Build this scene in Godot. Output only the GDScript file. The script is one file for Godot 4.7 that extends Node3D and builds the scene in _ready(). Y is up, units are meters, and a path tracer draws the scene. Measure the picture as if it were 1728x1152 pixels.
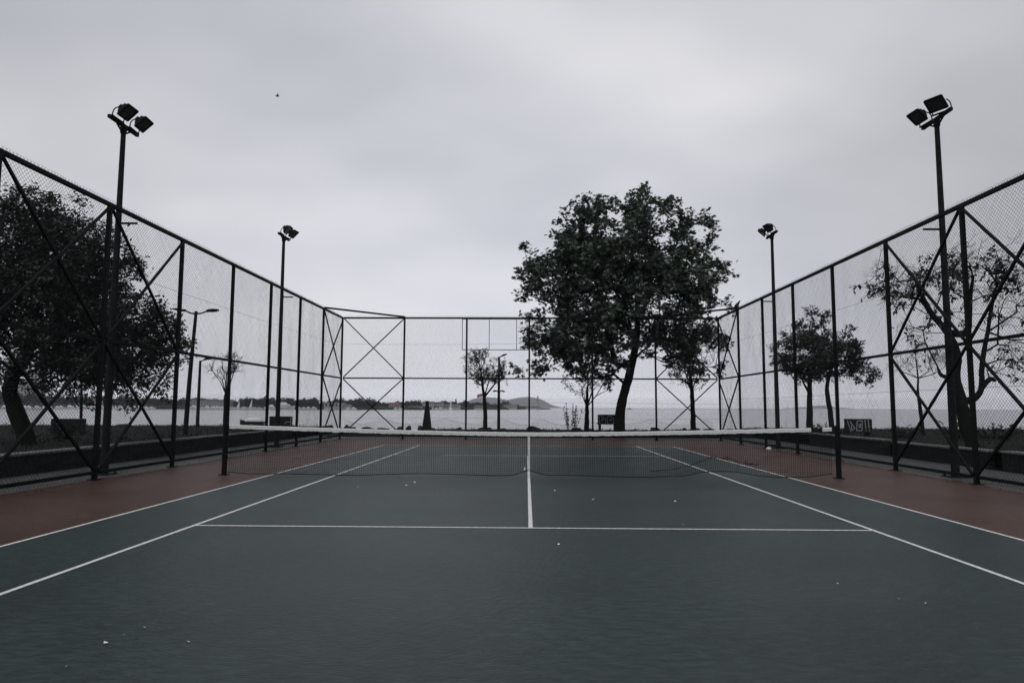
extends Node3D

var M := {}
var taken := {}
var rng := RandomNumberGenerator.new()
var noise := FastNoiseLite.new()

# ------------------------------------------------------------------ mesh collector
class Shape:
	var v := PackedVector3Array()
	var n := PackedVector3Array()
	var c := PackedColorArray()
	var tint := Color(1, 1, 1)
	func tri(a: Vector3, b: Vector3, d: Vector3, na := Vector3.ZERO, nb := Vector3.ZERO, nd := Vector3.ZERO) -> void:
		if na == Vector3.ZERO:
			var f := (d - a).cross(b - a).normalized()
			na = f; nb = f; nd = f
		v.append(a); v.append(b); v.append(d)
		n.append(na); n.append(nb); n.append(nd)
		c.append(tint); c.append(tint); c.append(tint)
	func quad(a: Vector3, b: Vector3, d: Vector3, e: Vector3) -> void:
		tri(a, b, d); tri(a, d, e)
	# box with centre o and half-axes as vectors
	func hexa(o: Vector3, x: Vector3, y: Vector3, z: Vector3) -> void:
		var p := []
		for i in 8:
			p.append(o + x * (1 if i & 1 else -1) + y * (1 if i & 2 else -1) + z * (1 if i & 4 else -1))
		for f in [[0, 1, 3, 2], [5, 4, 6, 7], [4, 0, 2, 6], [1, 5, 7, 3], [2, 3, 7, 6], [4, 5, 1, 0]]:
			var a: Vector3 = p[f[0]]; var b: Vector3 = p[f[1]]; var d: Vector3 = p[f[2]]; var e: Vector3 = p[f[3]]
			var out_: Vector3 = (a + b + d + e) / 4.0 - o
			if (d - a).cross(b - a).dot(out_) > 0: quad(a, b, d, e)
			else: quad(a, e, d, b)
	func box(lo: Vector3, hi: Vector3) -> void:
		var h := (hi - lo) / 2.0
		hexa((lo + hi) / 2.0, Vector3(h.x, 0, 0), Vector3(0, h.y, 0), Vector3(0, 0, h.z))
	# bevelled box: chamfered vertical and top edges
	func slab(lo: Vector3, hi: Vector3, b: float) -> void:
		var ring := func(i: float, y: float) -> Array:
			var x0 := lo.x + i; var x1 := hi.x - i; var z0 := lo.z + i; var z1 := hi.z - i
			return [Vector3(x0 + b, y, z0), Vector3(x1 - b, y, z0), Vector3(x1, y, z0 + b), Vector3(x1, y, z1 - b), Vector3(x1 - b, y, z1), Vector3(x0 + b, y, z1), Vector3(x0, y, z1 - b), Vector3(x0, y, z0 + b)]
		var rs := [ring.call(0.0, lo.y), ring.call(0.0, hi.y - b), ring.call(b, hi.y)]
		for k in 2:
			for i in 8:
				var j := (i + 1) % 8
				quad(rs[k][i], rs[k + 1][i], rs[k + 1][j], rs[k][j])
		for i in range(1, 7):
			tri(rs[2][0], rs[2][i + 1], rs[2][i])
			tri(rs[0][0], rs[0][i], rs[0][i + 1])
	# square bar from a to b
	func bar(a: Vector3, b: Vector3, w: float, t := -1.0, up := Vector3.UP) -> void:
		var d := (b - a)
		var l := d.length()
		d /= l
		if absf(d.dot(up)) > 0.98: up = Vector3.RIGHT
		var s := d.cross(up).normalized()
		var u := s.cross(d).normalized()
		hexa((a + b) / 2.0, s * w / 2.0, u * (w if t < 0 else t) / 2.0, d * l / 2.0)
	func tube(pts: Array, rad: Array, sides: int, cap := false) -> void:
		var rings := []
		var ref := Vector3(0.31, 0.2, 0.93).normalized()
		for i in pts.size():
			var d: Vector3 = (pts[mini(i + 1, pts.size() - 1)] - pts[maxi(i - 1, 0)]).normalized()
			var s := d.cross(ref)
			if s.length() < 0.05: s = d.cross(Vector3(0.9, 0.1, 0.2))
			s = s.normalized()
			var u := s.cross(d)
			var r := []
			for k in sides:
				var an := TAU * k / sides
				r.append(s * cos(an) + u * sin(an))
			rings.append(r)
		for i in pts.size() - 1:
			var p: Vector3 = pts[i]; var q: Vector3 = pts[i + 1]
			var ra: float = rad[i]; var rb: float = rad[i + 1]
			for k in sides:
				var j := (k + 1) % sides
				var a: Vector3 = rings[i][k]; var b: Vector3 = rings[i][j]
				var e: Vector3 = rings[i + 1][k]; var f: Vector3 = rings[i + 1][j]
				tri(p + a * ra, p + b * ra, q + f * rb, a, b, f)
				tri(p + a * ra, q + f * rb, q + e * rb, a, f, e)
		if cap:
			var m := pts.size() - 1
			for k in range(1, sides - 1):
				tri(pts[m] + rings[m][0] * rad[m], pts[m] + rings[m][k] * rad[m], pts[m] + rings[m][k + 1] * rad[m])
				tri(pts[0] + rings[0][0] * rad[0], pts[0] + rings[0][k + 1] * rad[0], pts[0] + rings[0][k] * rad[0])
	# three-sided thin wire
	func wire(pts: PackedVector3Array, r: float) -> void:
		var m := pts.size()
		var d := (pts[m - 1] - pts[0]).normalized()
		var s := d.cross(Vector3(0.3, 0.15, 0.94)).normalized()
		var u := s.cross(d)
		var o := [s * r, (s * -0.5 + u * 0.866) * r, (s * -0.5 - u * 0.866) * r]
		for i in m - 1:
			for k in 3:
				var a: Vector3 = o[k]; var b: Vector3 = o[(k + 1) % 3]
				var p := pts[i]; var q := pts[i + 1]
				tri(p + a, p + b, q + b, a / r, b / r, b / r)
				tri(p + a, q + b, q + a, a / r, b / r, a / r)
	func lathe(o: Vector3, prof: Array, sides: int) -> void:
		for i in prof.size() - 1:
			for k in sides:
				var a := TAU * k / sides; var b := TAU * (k + 1) / sides
				var ca := Vector3(cos(a), 0, sin(a)); var cb := Vector3(cos(b), 0, sin(b))
				var y0 := Vector3(0, prof[i][1], 0); var y1 := Vector3(0, prof[i + 1][1], 0)
				quad(o + ca * prof[i][0] + y0, o + cb * prof[i][0] + y0, o + cb * prof[i + 1][0] + y1, o + ca * prof[i + 1][0] + y1)
	func mesh() -> ArrayMesh:
		var arr := []
		arr.resize(Mesh.ARRAY_MAX)
		arr[Mesh.ARRAY_VERTEX] = v
		arr[Mesh.ARRAY_NORMAL] = n
		arr[Mesh.ARRAY_COLOR] = c
		var m := ArrayMesh.new()
		m.add_surface_from_arrays(Mesh.PRIMITIVE_TRIANGLES, arr)
		return m

# ------------------------------------------------------------------ node helpers
func numbered(called: String) -> String:
	if not taken.has(called):
		taken[called] = 0
		return called
	taken[called] += 1
	return "%s_%03d" % [called, taken[called]]

func tag(o: Node, label: String, category := "", group := "", kind := "") -> Node:
	o.set_meta("label", label)
	if category: o.set_meta("category", category)
	if group: o.set_meta("group", group)
	if kind: o.set_meta("kind", kind)
	return o

func thing(called: String, label: String, category: String, at := Vector3.ZERO, turn := 0.0, group := "") -> Node3D:
	var o := Node3D.new()
	o.name = numbered(called)
	add_child(o)
	o.position = at
	o.rotation.y = turn
	tag(o, label, category, group)
	return o

func part(called: String, s: Shape, m: Material, parent: Node) -> MeshInstance3D:
	return partm(called, s.mesh(), m, parent)

func partm(called: String, me: Mesh, m: Material, parent: Node) -> MeshInstance3D:
	var o := MeshInstance3D.new()
	o.name = called if parent != self else numbered(called)
	o.mesh = me
	o.material_override = m
	parent.add_child(o, true)
	return o

func struct(called: String, s: Shape, m: Material, label := "") -> MeshInstance3D:
	var o := part(called, s, m, self)
	o.set_meta("kind", "structure")
	if label: o.set_meta("label", label)
	return o

func copy(o: Node3D, at: Vector3, turn := 0.0, sc := Vector3.ONE) -> Node3D:
	var r: Node3D = o.duplicate()
	r.name = numbered(String(o.name))
	add_child(r)
	r.position = at
	r.rotation.y = turn
	r.scale = sc
	return r

func V(x: float, y: float, z: float) -> Vector3: return Vector3(x, y, z)

func lin(r: float, g: float, b: float) -> Color: return Color(r, g, b).linear_to_srgb()

# noise picture whose values lie between lo and hi (grey factors)
func grain(size: int, freq: float, octaves: int, lo: float, hi: float, seed_: int, gain := 0.5) -> ImageTexture:
	var f := FastNoiseLite.new()
	f.seed = seed_
	f.noise_type = FastNoiseLite.TYPE_SIMPLEX_SMOOTH
	f.frequency = freq
	f.fractal_octaves = octaves
	f.fractal_gain = gain
	var im := f.get_seamless_image(size, size, false, false, 0.15, true)
	im.convert(Image.FORMAT_L8)
	var d := im.get_data()
	for i in d.size():
		d[i] = int(255.0 * (lo + (hi - lo) * d[i] / 255.0))
	im = Image.create_from_data(size, size, false, Image.FORMAT_L8, d)
	im.convert(Image.FORMAT_RGB8)
	return ImageTexture.create_from_image(im)

func bumps(size: int, freq: float, octaves: int, strength: float, seed_: int) -> ImageTexture:
	var f := FastNoiseLite.new()
	f.seed = seed_
	f.frequency = freq
	f.fractal_octaves = octaves
	var im := f.get_seamless_image(size, size, false, false, 0.15, true)
	im.convert(Image.FORMAT_RGBA8)
	im.bump_map_to_normal_map(strength)
	return ImageTexture.create_from_image(im)

func mat(col: Color, rough: float, spec := 0.5, vcol := false) -> StandardMaterial3D:
	var m := StandardMaterial3D.new()
	m.albedo_color = col
	m.roughness = rough
	m.metallic_specular = spec
	m.vertex_color_use_as_albedo = vcol
	return m

func textured(col: Color, rough: float, tex: Texture2D, scale_: float, nrm: Texture2D = null, nstr := 1.0, vcol := false, spec := 0.5) -> StandardMaterial3D:
	var m := mat(col, rough, spec, vcol)
	m.uv1_triplanar = true
	m.uv1_world_triplanar = true
	m.uv1_scale = Vector3.ONE * scale_
	m.albedo_texture = tex
	if nrm:
		m.normal_enabled = true
		m.normal_texture = nrm
		m.normal_scale = nstr
	return m

func materials() -> void:
	var g1 := grain(512, 0.012, 6, 0.45, 1.0, 3, 0.68)
	var g4 := grain(1024, 0.02, 7, 0.6, 1.0, 14, 0.72)
	var g3 := grain(512, 0.03, 6, 0.72, 1.0, 4, 0.65)
	var g2 := grain(512, 0.03, 5, 0.35, 1.0, 5, 0.6)
	var fine := bumps(512, 0.12, 3, 3.0, 8)
	var rough := bumps(512, 0.03, 5, 7.0, 9)
	M.green = textured(lin(0.034, 0.055, 0.056), 0.46, g4, 0.35, fine, 0.2, true, 0.26)
	M.green.uv1_scale = Vector3(0.22, 0.35, 0.6)
	M.red = textured(lin(0.105, 0.060, 0.049), 0.5, g4, 0.35, fine, 0.2, true, 0.24)
	M.red.uv1_scale = Vector3(0.22, 0.35, 0.6)
	M.line = textured(lin(0.78, 0.80, 0.80), 0.5, g3, 0.9, fine, 0.12)
	M.steel = textured(lin(0.014, 0.018, 0.018), 0.65, g1, 1.6, null, 1.0, false, 0.2)
	M.pole = textured(lin(0.022, 0.028, 0.028), 0.65, g1, 1.1, null, 1.0, false, 0.2)
	M.wire = mat(lin(0.022, 0.026, 0.027), 0.65, 0.25)
	M.net = mat(lin(0.012, 0.013, 0.014), 0.85, 0.2)
	M.tape = textured(lin(0.80, 0.81, 0.82), 0.8, g3, 1.7, null, 1.0, false, 0.3)
	M.glass = mat(lin(0.02, 0.024, 0.024), 0.2, 0.5)
	M.pave = textured(lin(0.13, 0.135, 0.14), 0.7, g2, 0.5, fine, 0.6, true, 0.4)
	M.earth = textured(lin(0.026, 0.029, 0.025), 0.95, g2, 0.4, rough, 1.0, true, 0.2)
	M.wall = textured(lin(0.042, 0.046, 0.046), 0.9, g2, 0.7, rough, 1.0, true, 0.25)
	M.cap = textured(lin(0.32, 0.33, 0.33), 0.8, g2, 0.8, fine, 0.6, false, 0.3)
	M.rock = textured(lin(0.055, 0.06, 0.06), 0.85, g2, 0.5, rough, 1.0, true, 0.3)
	M.bark = textured(lin(0.03, 0.03, 0.028), 0.95, g2, 1.3, rough, 1.0, false, 0.2)
	M.bark_pale = textured(lin(0.045, 0.046, 0.043), 0.95, g2, 1.3, rough, 1.0, false, 0.2)
	M.bench = textured(lin(0.028, 0.032, 0.032), 0.7, g2, 1.5, fine, 0.5, false, 0.3)
	M.paint = mat(lin(0.30, 0.33, 0.34), 0.7, 0.3)
	M.leaf = leaf(0.085, 0.115, 0.100)
	M.leaf_dark = leaf(0.036, 0.048, 0.043)
	M.grass = leaf(0.024, 0.030, 0.026)
	M.white = mat(lin(0.72, 0.74, 0.76), 0.5)
	M.paper = mat(lin(0.7, 0.72, 0.72), 0.8, 0.3)
	M.pale = mat(lin(0.36, 0.36, 0.36), 0.8, 0.3, true)
	M.roof = mat(lin(0.17, 0.09, 0.08), 0.85, 0.2)
	M.window = mat(lin(0.03, 0.035, 0.04), 0.25)
	M.dark = mat(lin(0.02, 0.022, 0.024), 0.6, 0.3)
	M.flag = mat(lin(0.28, 0.05, 0.07), 0.8, 0.2)
	M.feather = mat(lin(0.02, 0.02, 0.022), 0.7, 0.3)
	M.hill = textured(lin(0.085, 0.10, 0.085), 1.0, g3, 0.004, null, 1.0, false, 0.1)
	var w := mat(lin(0.03, 0.042, 0.046), 0.16, 0.5)
	w.uv1_triplanar = true
	w.uv1_world_triplanar = true
	w.uv1_scale = Vector3(0.09, 0.09, 0.045)
	w.normal_enabled = true
	w.normal_texture = bumps(1024, 0.012, 5, 9.0, 12)
	w.normal_scale = 0.3
	M.sea = w

func leaf(r: float, g: float, b: float) -> StandardMaterial3D:
	var m := mat(lin(r, g, b), 0.6, 0.3, true)
	m.cull_mode = BaseMaterial3D.CULL_DISABLED
	m.backlight_enabled = true
	m.backlight = lin(r * 0.5, g * 0.6, b * 0.35)
	return m

# ------------------------------------------------------------------ sky
func make_sky() -> Sky:
	var w := 768; var h := 384
	var f := FastNoiseLite.new()
	f.seed = 21
	f.noise_type = FastNoiseLite.TYPE_SIMPLEX_SMOOTH
	f.frequency = 1.0
	f.fractal_octaves = 4
	f.fractal_gain = 0.45
	var px := PackedFloat32Array()
	px.resize(w * h * 3)
	var i := 0
	for y in h:
		var el := (0.5 - (y + 0.5) / h) * PI
		for x in w:
			var az := wrapf((x + 0.5) / w * TAU, -PI, PI)  # 0 is straight ahead, -z
			var d := V(sin(az) * cos(el), sin(el), -cos(az) * cos(el))
			var e := maxf(el, 0.0)
			# an overcast sky, palest low over the water ahead
			var ahead := exp(-pow((az + 0.05) / 0.75, 2.0))
			var b := lerpf(0.73, 0.57, smoothstep(0.08, 0.70, e)) * lerpf(0.80, 1.0, ahead)
			# paler towards the horizon, where the haze takes some of it back
			var clear := maxf(exp(-0.0128 / maxf(e, 0.004)), 0.36)
			b *= (1.0 - 0.47 * (1.0 - clear)) / clear
			# heavier cloud to either side
			var lowc := 1.0 - smoothstep(0.28, 0.55, e)
			b *= 1.0 - lowc * (0.30 * exp(-pow((az - 0.72) / 0.36, 2.0)) + 0.14 * exp(-pow((az + 0.72) / 0.30, 2.0)))
			# cloud sheet seen in perspective: stretched towards the horizon
			var q := d / (absf(d.y) + 0.32)
			var cl := f.get_noise_3d(q.x * 0.75 + 3.0, q.z * 1.15, 0.3) * 1.1 + f.get_noise_3d(q.x * 2.2, q.z * 3.2 + 7.0, 2.0) * 0.3
			b *= 1.0 + 0.27 * cl * smoothstep(0.02, 0.3, e)
			var cool := clampf(0.5 - cl * 0.7, 0.0, 1.0)
			px[i] = b * lerpf(0.995, 0.955, cool)
			px[i + 1] = b * lerpf(0.995, 0.985, cool)
			px[i + 2] = b * lerpf(1.045, 1.085, cool)
			i += 3
	var im := Image.create_from_data(w, h, false, Image.FORMAT_RGBF, px.to_byte_array())
	var pm := PanoramaSkyMaterial.new()
	pm.panorama = ImageTexture.create_from_image(im)
	var s := Sky.new()
	s.sky_material = pm
	return s

# ------------------------------------------------------------------ trees
# leaf meshes
func leaf_mesh(kind: String) -> ArrayMesh:
	var s := Shape.new()
	if kind == "lobed":
		var o := V(0, 0, 0)
		var tip := [V(0.10, 0.0, 0.16), V(0.50, -0.05, 0.10), V(0.20, 0.03, 0.38), V(0.48, -0.04, 0.70), V(0.13, 0.04, 0.60), V(0.0, -0.08, 1.0), V(-0.13, 0.04, 0.60), V(-0.48, -0.04, 0.70), V(-0.20, 0.03, 0.38), V(-0.50, -0.05, 0.10), V(-0.10, 0.0, 0.16)]
		for i in tip.size() - 1:
			s.tri(o, tip[i], tip[i + 1], Vector3.UP, Vector3.UP, Vector3.UP)
	else:
		var a := V(0, 0, 0); var b := V(0.26, 0.06, 0.42); var t := V(0, -0.05, 1.0); var l := V(-0.26, 0.06, 0.42)
		var k := V(0, -0.02, 0.45)
		s.tri(a, k, b); s.tri(k, t, b); s.tri(a, l, k); s.tri(l, t, k)
	return s.mesh()

# A tree grown towards points scattered through its crown. trunk: points with radius in w.
func tree(t: Node3D, trunk: Array, lobes: Array, o: Dictionary) -> void:
	var r := RandomNumberGenerator.new()
	r.seed = o.seed
	var base: Vector3 = t.position
	var pos := []; var par := []; var len_ := []; var fixed := []
	for ti in trunk.size():
		var chain: Array = trunk[ti]
		for i in chain.size():
			var p: Vector4 = chain[i]
			var q := V(p.x, p.y, p.z) - base
			var pr := pos.size() - 1
			if i == 0 and ti > 0:
				# a limb leaves the nearest trunk point
				var best := 0
				for k in pos.size():
					if (pos[k] - q).length() < (pos[best] - q).length(): best = k
				pr = best
			pos.append(q); par.append(pr); fixed.append(p.w)
			len_.append(0.0 if pr < 0 else len_[pr] + (q - pos[pr]).length())
	var first := 1
	var targets := []
	var vol := 0.0
	for l in lobes: vol += l[3] * l[4] * l[5]
	var gap: float = o.get("gap", 0.0)
	noise.seed = o.seed
	noise.frequency = o.get("gapfreq", 0.6)
	for l in lobes:
		var n_ := int(ceil(o.clumps * l[3] * l[4] * l[5] / vol))
		var tries := 0
		while n_ > 0 and tries < 4000:
			tries += 1
			var u := V(r.randfn(), r.randfn(), r.randfn()).normalized() * pow(r.randf(), o.get("shell", 0.42))
			var q := V(l[0] + u.x * l[3], l[1] + u.y * l[4], l[2] + u.z * l[5])
			if noise.get_noise_3dv(q) < gap: continue
			targets.append(q - base)
			n_ -= 1
	var fork: Vector3 = pos[mini(o.get("fork", trunk[0].size() - 1), pos.size() - 1)]
	targets.sort_custom(func(a, b): return (a - fork).length_squared() < (b - fork).length_squared())
	var tips := []
	var from: int = o.get("fork", 1)
	for q in targets:
		var best := -1; var bc := 1e9
		for k in range(from, pos.size()):
			var dv: Vector3 = q - pos[k]
			var cst: float = dv.length() + o.get("direct", 0.22) * len_[k] + (0.5 * maxf(0.0, -dv.y))
			if cst < bc: bc = cst; best = k
		var a: Vector3 = pos[best]
		var l2: float = (q - a).length()
		var m := clampi(int(l2 / o.get("step", 0.55)), 1, 6)
		var pr: int = best
		var wob: float = o.get("wobble", 0.12)
		for k in range(1, m + 1):
			var f := float(k) / m
			var p := a.lerp(q, f)
			if k < m: p += V(r.randfn(), r.randfn() + 0.5 * sin(f * PI), r.randfn()) * l2 * wob
			pos.append(p); par.append(pr); fixed.append(-1.0)
			len_.append(len_[pr] + (p - pos[pr]).length())
			pr = pos.size() - 1
		tips.append(pr)
	# thickness from the tips down
	var ar := []
	ar.resize(pos.size()); ar.fill(0.0)
	var tipr: float = o.get("tip", 0.008)
	for k in tips: ar[k] += tipr * tipr
	for k in range(pos.size() - 1, 0, -1):
		if ar[k] <= 0.0: ar[k] = tipr * tipr
		if par[k] >= 0: ar[par[k]] += ar[k] * 0.8
	var big: float = trunk[0][mini(o.get("fork", 1), trunk[0].size() - 1)].w
	var st := Shape.new()
	var br := Shape.new()
	var rad := func(k: int) -> float: return fixed[k] if fixed[k] > 0 else minf(sqrt(ar[k]), big * 0.7)
	var ntr: int = 0
	for ti in trunk.size():
		var pts := []; var rr := []
		for i in trunk[ti].size():
			pts.append(pos[ntr + i]); rr.append(fixed[ntr + i])
		if ti > 0:
			pts.push_front(pos[par[ntr]]); rr.push_front(rr[0] * 1.1)
		# round the bends
		var ps := []; var rs := []
		for i in pts.size() - 1:
			var p0: Vector3 = pts[maxi(i - 1, 0)]; var p3: Vector3 = pts[mini(i + 2, pts.size() - 1)]
			for s_ in 4:
				var f := s_ / 4.0
				var p1: Vector3 = pts[i]
				var w: Vector3 = p1.cubic_interpolate(pts[i + 1], p0, p3, f)
				ps.append(w + V(r.randfn(), 0, r.randfn()) * rr[i] * 0.05); rs.append(lerpf(rr[i], rr[i + 1], f) * r.randf_range(0.94, 1.06))
		ps.append(pts[-1]); rs.append(rr[-1])
		if ti == 0:
			ps.push_front(ps[0] + V(0, -0.15, 0)); rs.push_front(rs[0] * 1.35)
		st.tube(ps, rs, 10)
		ntr += trunk[ti].size()
	for k in range(ntr, pos.size()):
		var pa: int = par[k]
		var r0: float = minf(rad.call(pa), rad.call(k) * 1.5)
		br.tube([pos[pa], pos[k]], [r0, rad.call(k)], 5 if r0 > 0.02 else 3)
	# twigs and leaves
	var buf := []
	var cols := []
	var per: int = o.get("leaves", 0)
	var spread: float = o.get("spread", 0.45)
	var size: float = o.get("leaf", 0.15)
	var droop: float = o.get("droop", 0.0)
	var twigs: int = o.get("twigs", 4)
	var share: float = o.get("leafy", 1.0)
	for k in tips:
		var p: Vector3 = pos[k]
		var dir: Vector3 = (p - pos[par[k]]).normalized()
		var full: bool = r.randf() < share
		for j in twigs:
			var td := (dir * 0.7 + V(r.randfn(), r.randfn() + o.get("rise", 0.25), r.randfn()) * 0.75).normalized()
			var tl := spread * r.randf_range(0.6, 1.25)
			var mid := p + td * tl * 0.5 + V(r.randfn(), r.randfn(), r.randfn()) * tl * 0.08
			var end_ := p + td * tl + V(0, -droop * tl * 0.4, 0)
			br.wire(PackedVector3Array([p, mid, end_]), o.get("twig", 0.004))
			if o.get("fork_twigs", false):
				for z in 2:
					var e2 := mid + (td + V(r.randfn(), r.randfn() + 0.2, r.randfn()) * 0.7).normalized() * tl * 0.55
					br.wire(PackedVector3Array([mid, e2]), o.get("twig", 0.004) * 0.8)
			if not full: continue
			var cnt := int(ceil(float(per) / twigs))
			for q in cnt:
				var f := sqrt(r.randf())
				var lp: Vector3 = (p.lerp(mid, f * 2.0) if f < 0.5 else mid.lerp(end_, f * 2.0 - 1.0)) + V(r.randfn(), r.randfn() * 0.7, r.randfn()) * spread * o.get("scatter", 0.16)
				var fw := (td * 0.5 + V(r.randfn(), r.randfn() * 0.5 - 0.25 - droop, r.randfn())).normalized()
				var up := (V(0, 1, 0) + V(r.randfn(), r.randfn(), r.randfn()) * 0.55)
				var sd := up.cross(fw).normalized()
				if sd.length() < 0.5: continue
				var u2 := fw.cross(sd)
				var sc := size * r.randf_range(0.6, 1.2)
				buf.append(Transform3D(Basis(sd * sc, u2 * sc, fw * sc), lp))
				cols.append(r.randf_range(0.7, 1.25))
	part("trunk", st, o.bark, t)
	if br.v.size() > 0: part("branches", br, o.bark, t)
	if buf.size() > 0:
		var mm := MultiMesh.new()
		mm.transform_format = MultiMesh.TRANSFORM_3D
		mm.use_colors = true
		mm.mesh = leaf_mesh(o.get("shape", "plain"))
		mm.instance_count = buf.size()
		for k in buf.size():
			mm.set_instance_transform(k, buf[k])
			var g: float = cols[k]
			mm.set_instance_color(k, Color(g, g, g * 0.95))
		var mi := MultiMeshInstance3D.new()
		mi.name = "crown"
		mi.multimesh = mm
		mi.material_override = o.get("mat", M.leaf)
		mi.set_meta("kind", "stuff")
		t.add_child(mi, true)

# ------------------------------------------------------------------ fences
const FH := 5.56
const FM := 2.77

func wobble(a: float, b: float, amp: float) -> float:
	return amp * (noise.get_noise_2d(a * 1.0, b * 0.45) * 1.3 + noise.get_noise_2d(a * 4.5 + 40.0, b * 1.1) * 0.5)

# chain-link fabric between two floor points, as crossing diagonal wires
func chain_link(a: Vector3, b: Vector3, y0: float, y1: float, pitch: float, r: float, amp: float, out_: Vector3, seg: float, swag := 0.0) -> Shape:
	var s := Shape.new()
	var d := b - a
	var L := d.length()
	d /= L
	var H := y1 - y0
	var nn := int((L + H) / pitch)
	for way in [1, -1]:
		for i in nn:
			var x0 := -H + i * pitch + pitch * 0.5
			var t0 := maxf(0.0, -x0)
			var t1 := minf(H, L - x0)
			if t1 - t0 < 0.05: continue
			var m := maxi(1, int(ceil((t1 - t0) / seg)))
			var pts := PackedVector3Array()
			for k in m + 1:
				var t := lerpf(t0, t1, float(k) / m)
				var x := x0 + t
				if way < 0: x = L - x
				var y := y0 + t
				if swag > 0.0:
					y = y0 + t * (1.0 - swag * absf(sin(x * 1.35 + 0.6 * sin(x * 0.7)))) 
				var w: float = wobble(x, y, amp) + 0.003 * way
				pts.append(a + d * x + V(0, y, 0) + out_ * w)
			s.wire(pts, r)
	return s

func fence(label: String, posts: Array, out_: Vector3, braced: Array, wires: Array, ends := true) -> Node3D:
	var t := thing("chain_link_fence", label, "fence", posts[0], 0.0, "fences around the tennis court")
	var o: Vector3 = posts[0]
	var n_ := posts.size()
	var ps := posts.map(func(p): return p - o)
	var dir: Vector3 = (ps[-1] - ps[0]).normalized()
	for i in n_:
		if not ends and (i == 0 or i == n_ - 1): continue  # hung on the corner posts of its neighbours
		var s := Shape.new()
		s.bar(ps[i] + V(0, -0.05, 0), ps[i] + V(0, FH - 0.038, 0), 0.078, 0.078, dir)
		s.box(ps[i] + V(-0.1, -0.005, -0.1), ps[i] + V(0.1, 0.014, 0.1))
		part("post", s, M.steel, t)
	for r_ in [["top_rail", FH, 0.075], ["middle_rail", FM, 0.062], ["bottom_rail", 0.14, 0.062]]:
		for i in n_ - 1:
			var s := Shape.new()
			var a: Vector3 = ps[i] + V(0, r_[1], 0)
			var b: Vector3 = ps[i + 1] + V(0, r_[1], 0)
			var k := 0.0 if r_[0] == "top_rail" else 0.038
			s.bar(a + dir * k, b - dir * k, r_[2])
			part(r_[0], s, M.steel, t)
	for i in braced:
		for h in [[0.18, FM - 0.04], [FM + 0.04, FH - 0.05]]:
			for sw in 2:
				var s := Shape.new()
				var a: Vector3 = ps[i] + V(0, h[sw], 0) + dir * 0.045 - out_ * (0.012 + 0.03 * sw)
				var b: Vector3 = ps[i + 1] + V(0, h[1 - sw], 0) - dir * 0.045 - out_ * (0.012 + 0.03 * sw)
				s.bar(a, b, 0.046, 0.046, out_)
				part("brace", s, M.steel, t)
	for h in wires:
		var s := Shape.new()
		var pts := PackedVector3Array()
		for k in 41:
			var f := k / 40.0
			pts.append(ps[0].lerp(ps[-1], f) + V(0, h + 0.02 * sin(f * 9.0 + h * 5.0), 0) + out_ * 0.075)
		s.wire(pts, 0.004)
		part("tension_wire", s, M.wire, t)
	noise.seed = 17 + int(o.x * 3.0)
	noise.frequency = 0.9
	var c := chain_link(ps[0] + out_ * 0.05, ps[-1] + out_ * 0.05, 0.03, FH + 0.13, 0.085, 0.0026, 0.030 if absf(out_.x) > 0.5 else 0.012, out_, 0.3)
	var cm := part("chain_link", c, M.wire, t)
	cm.set_meta("kind", "stuff")
	return t

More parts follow.
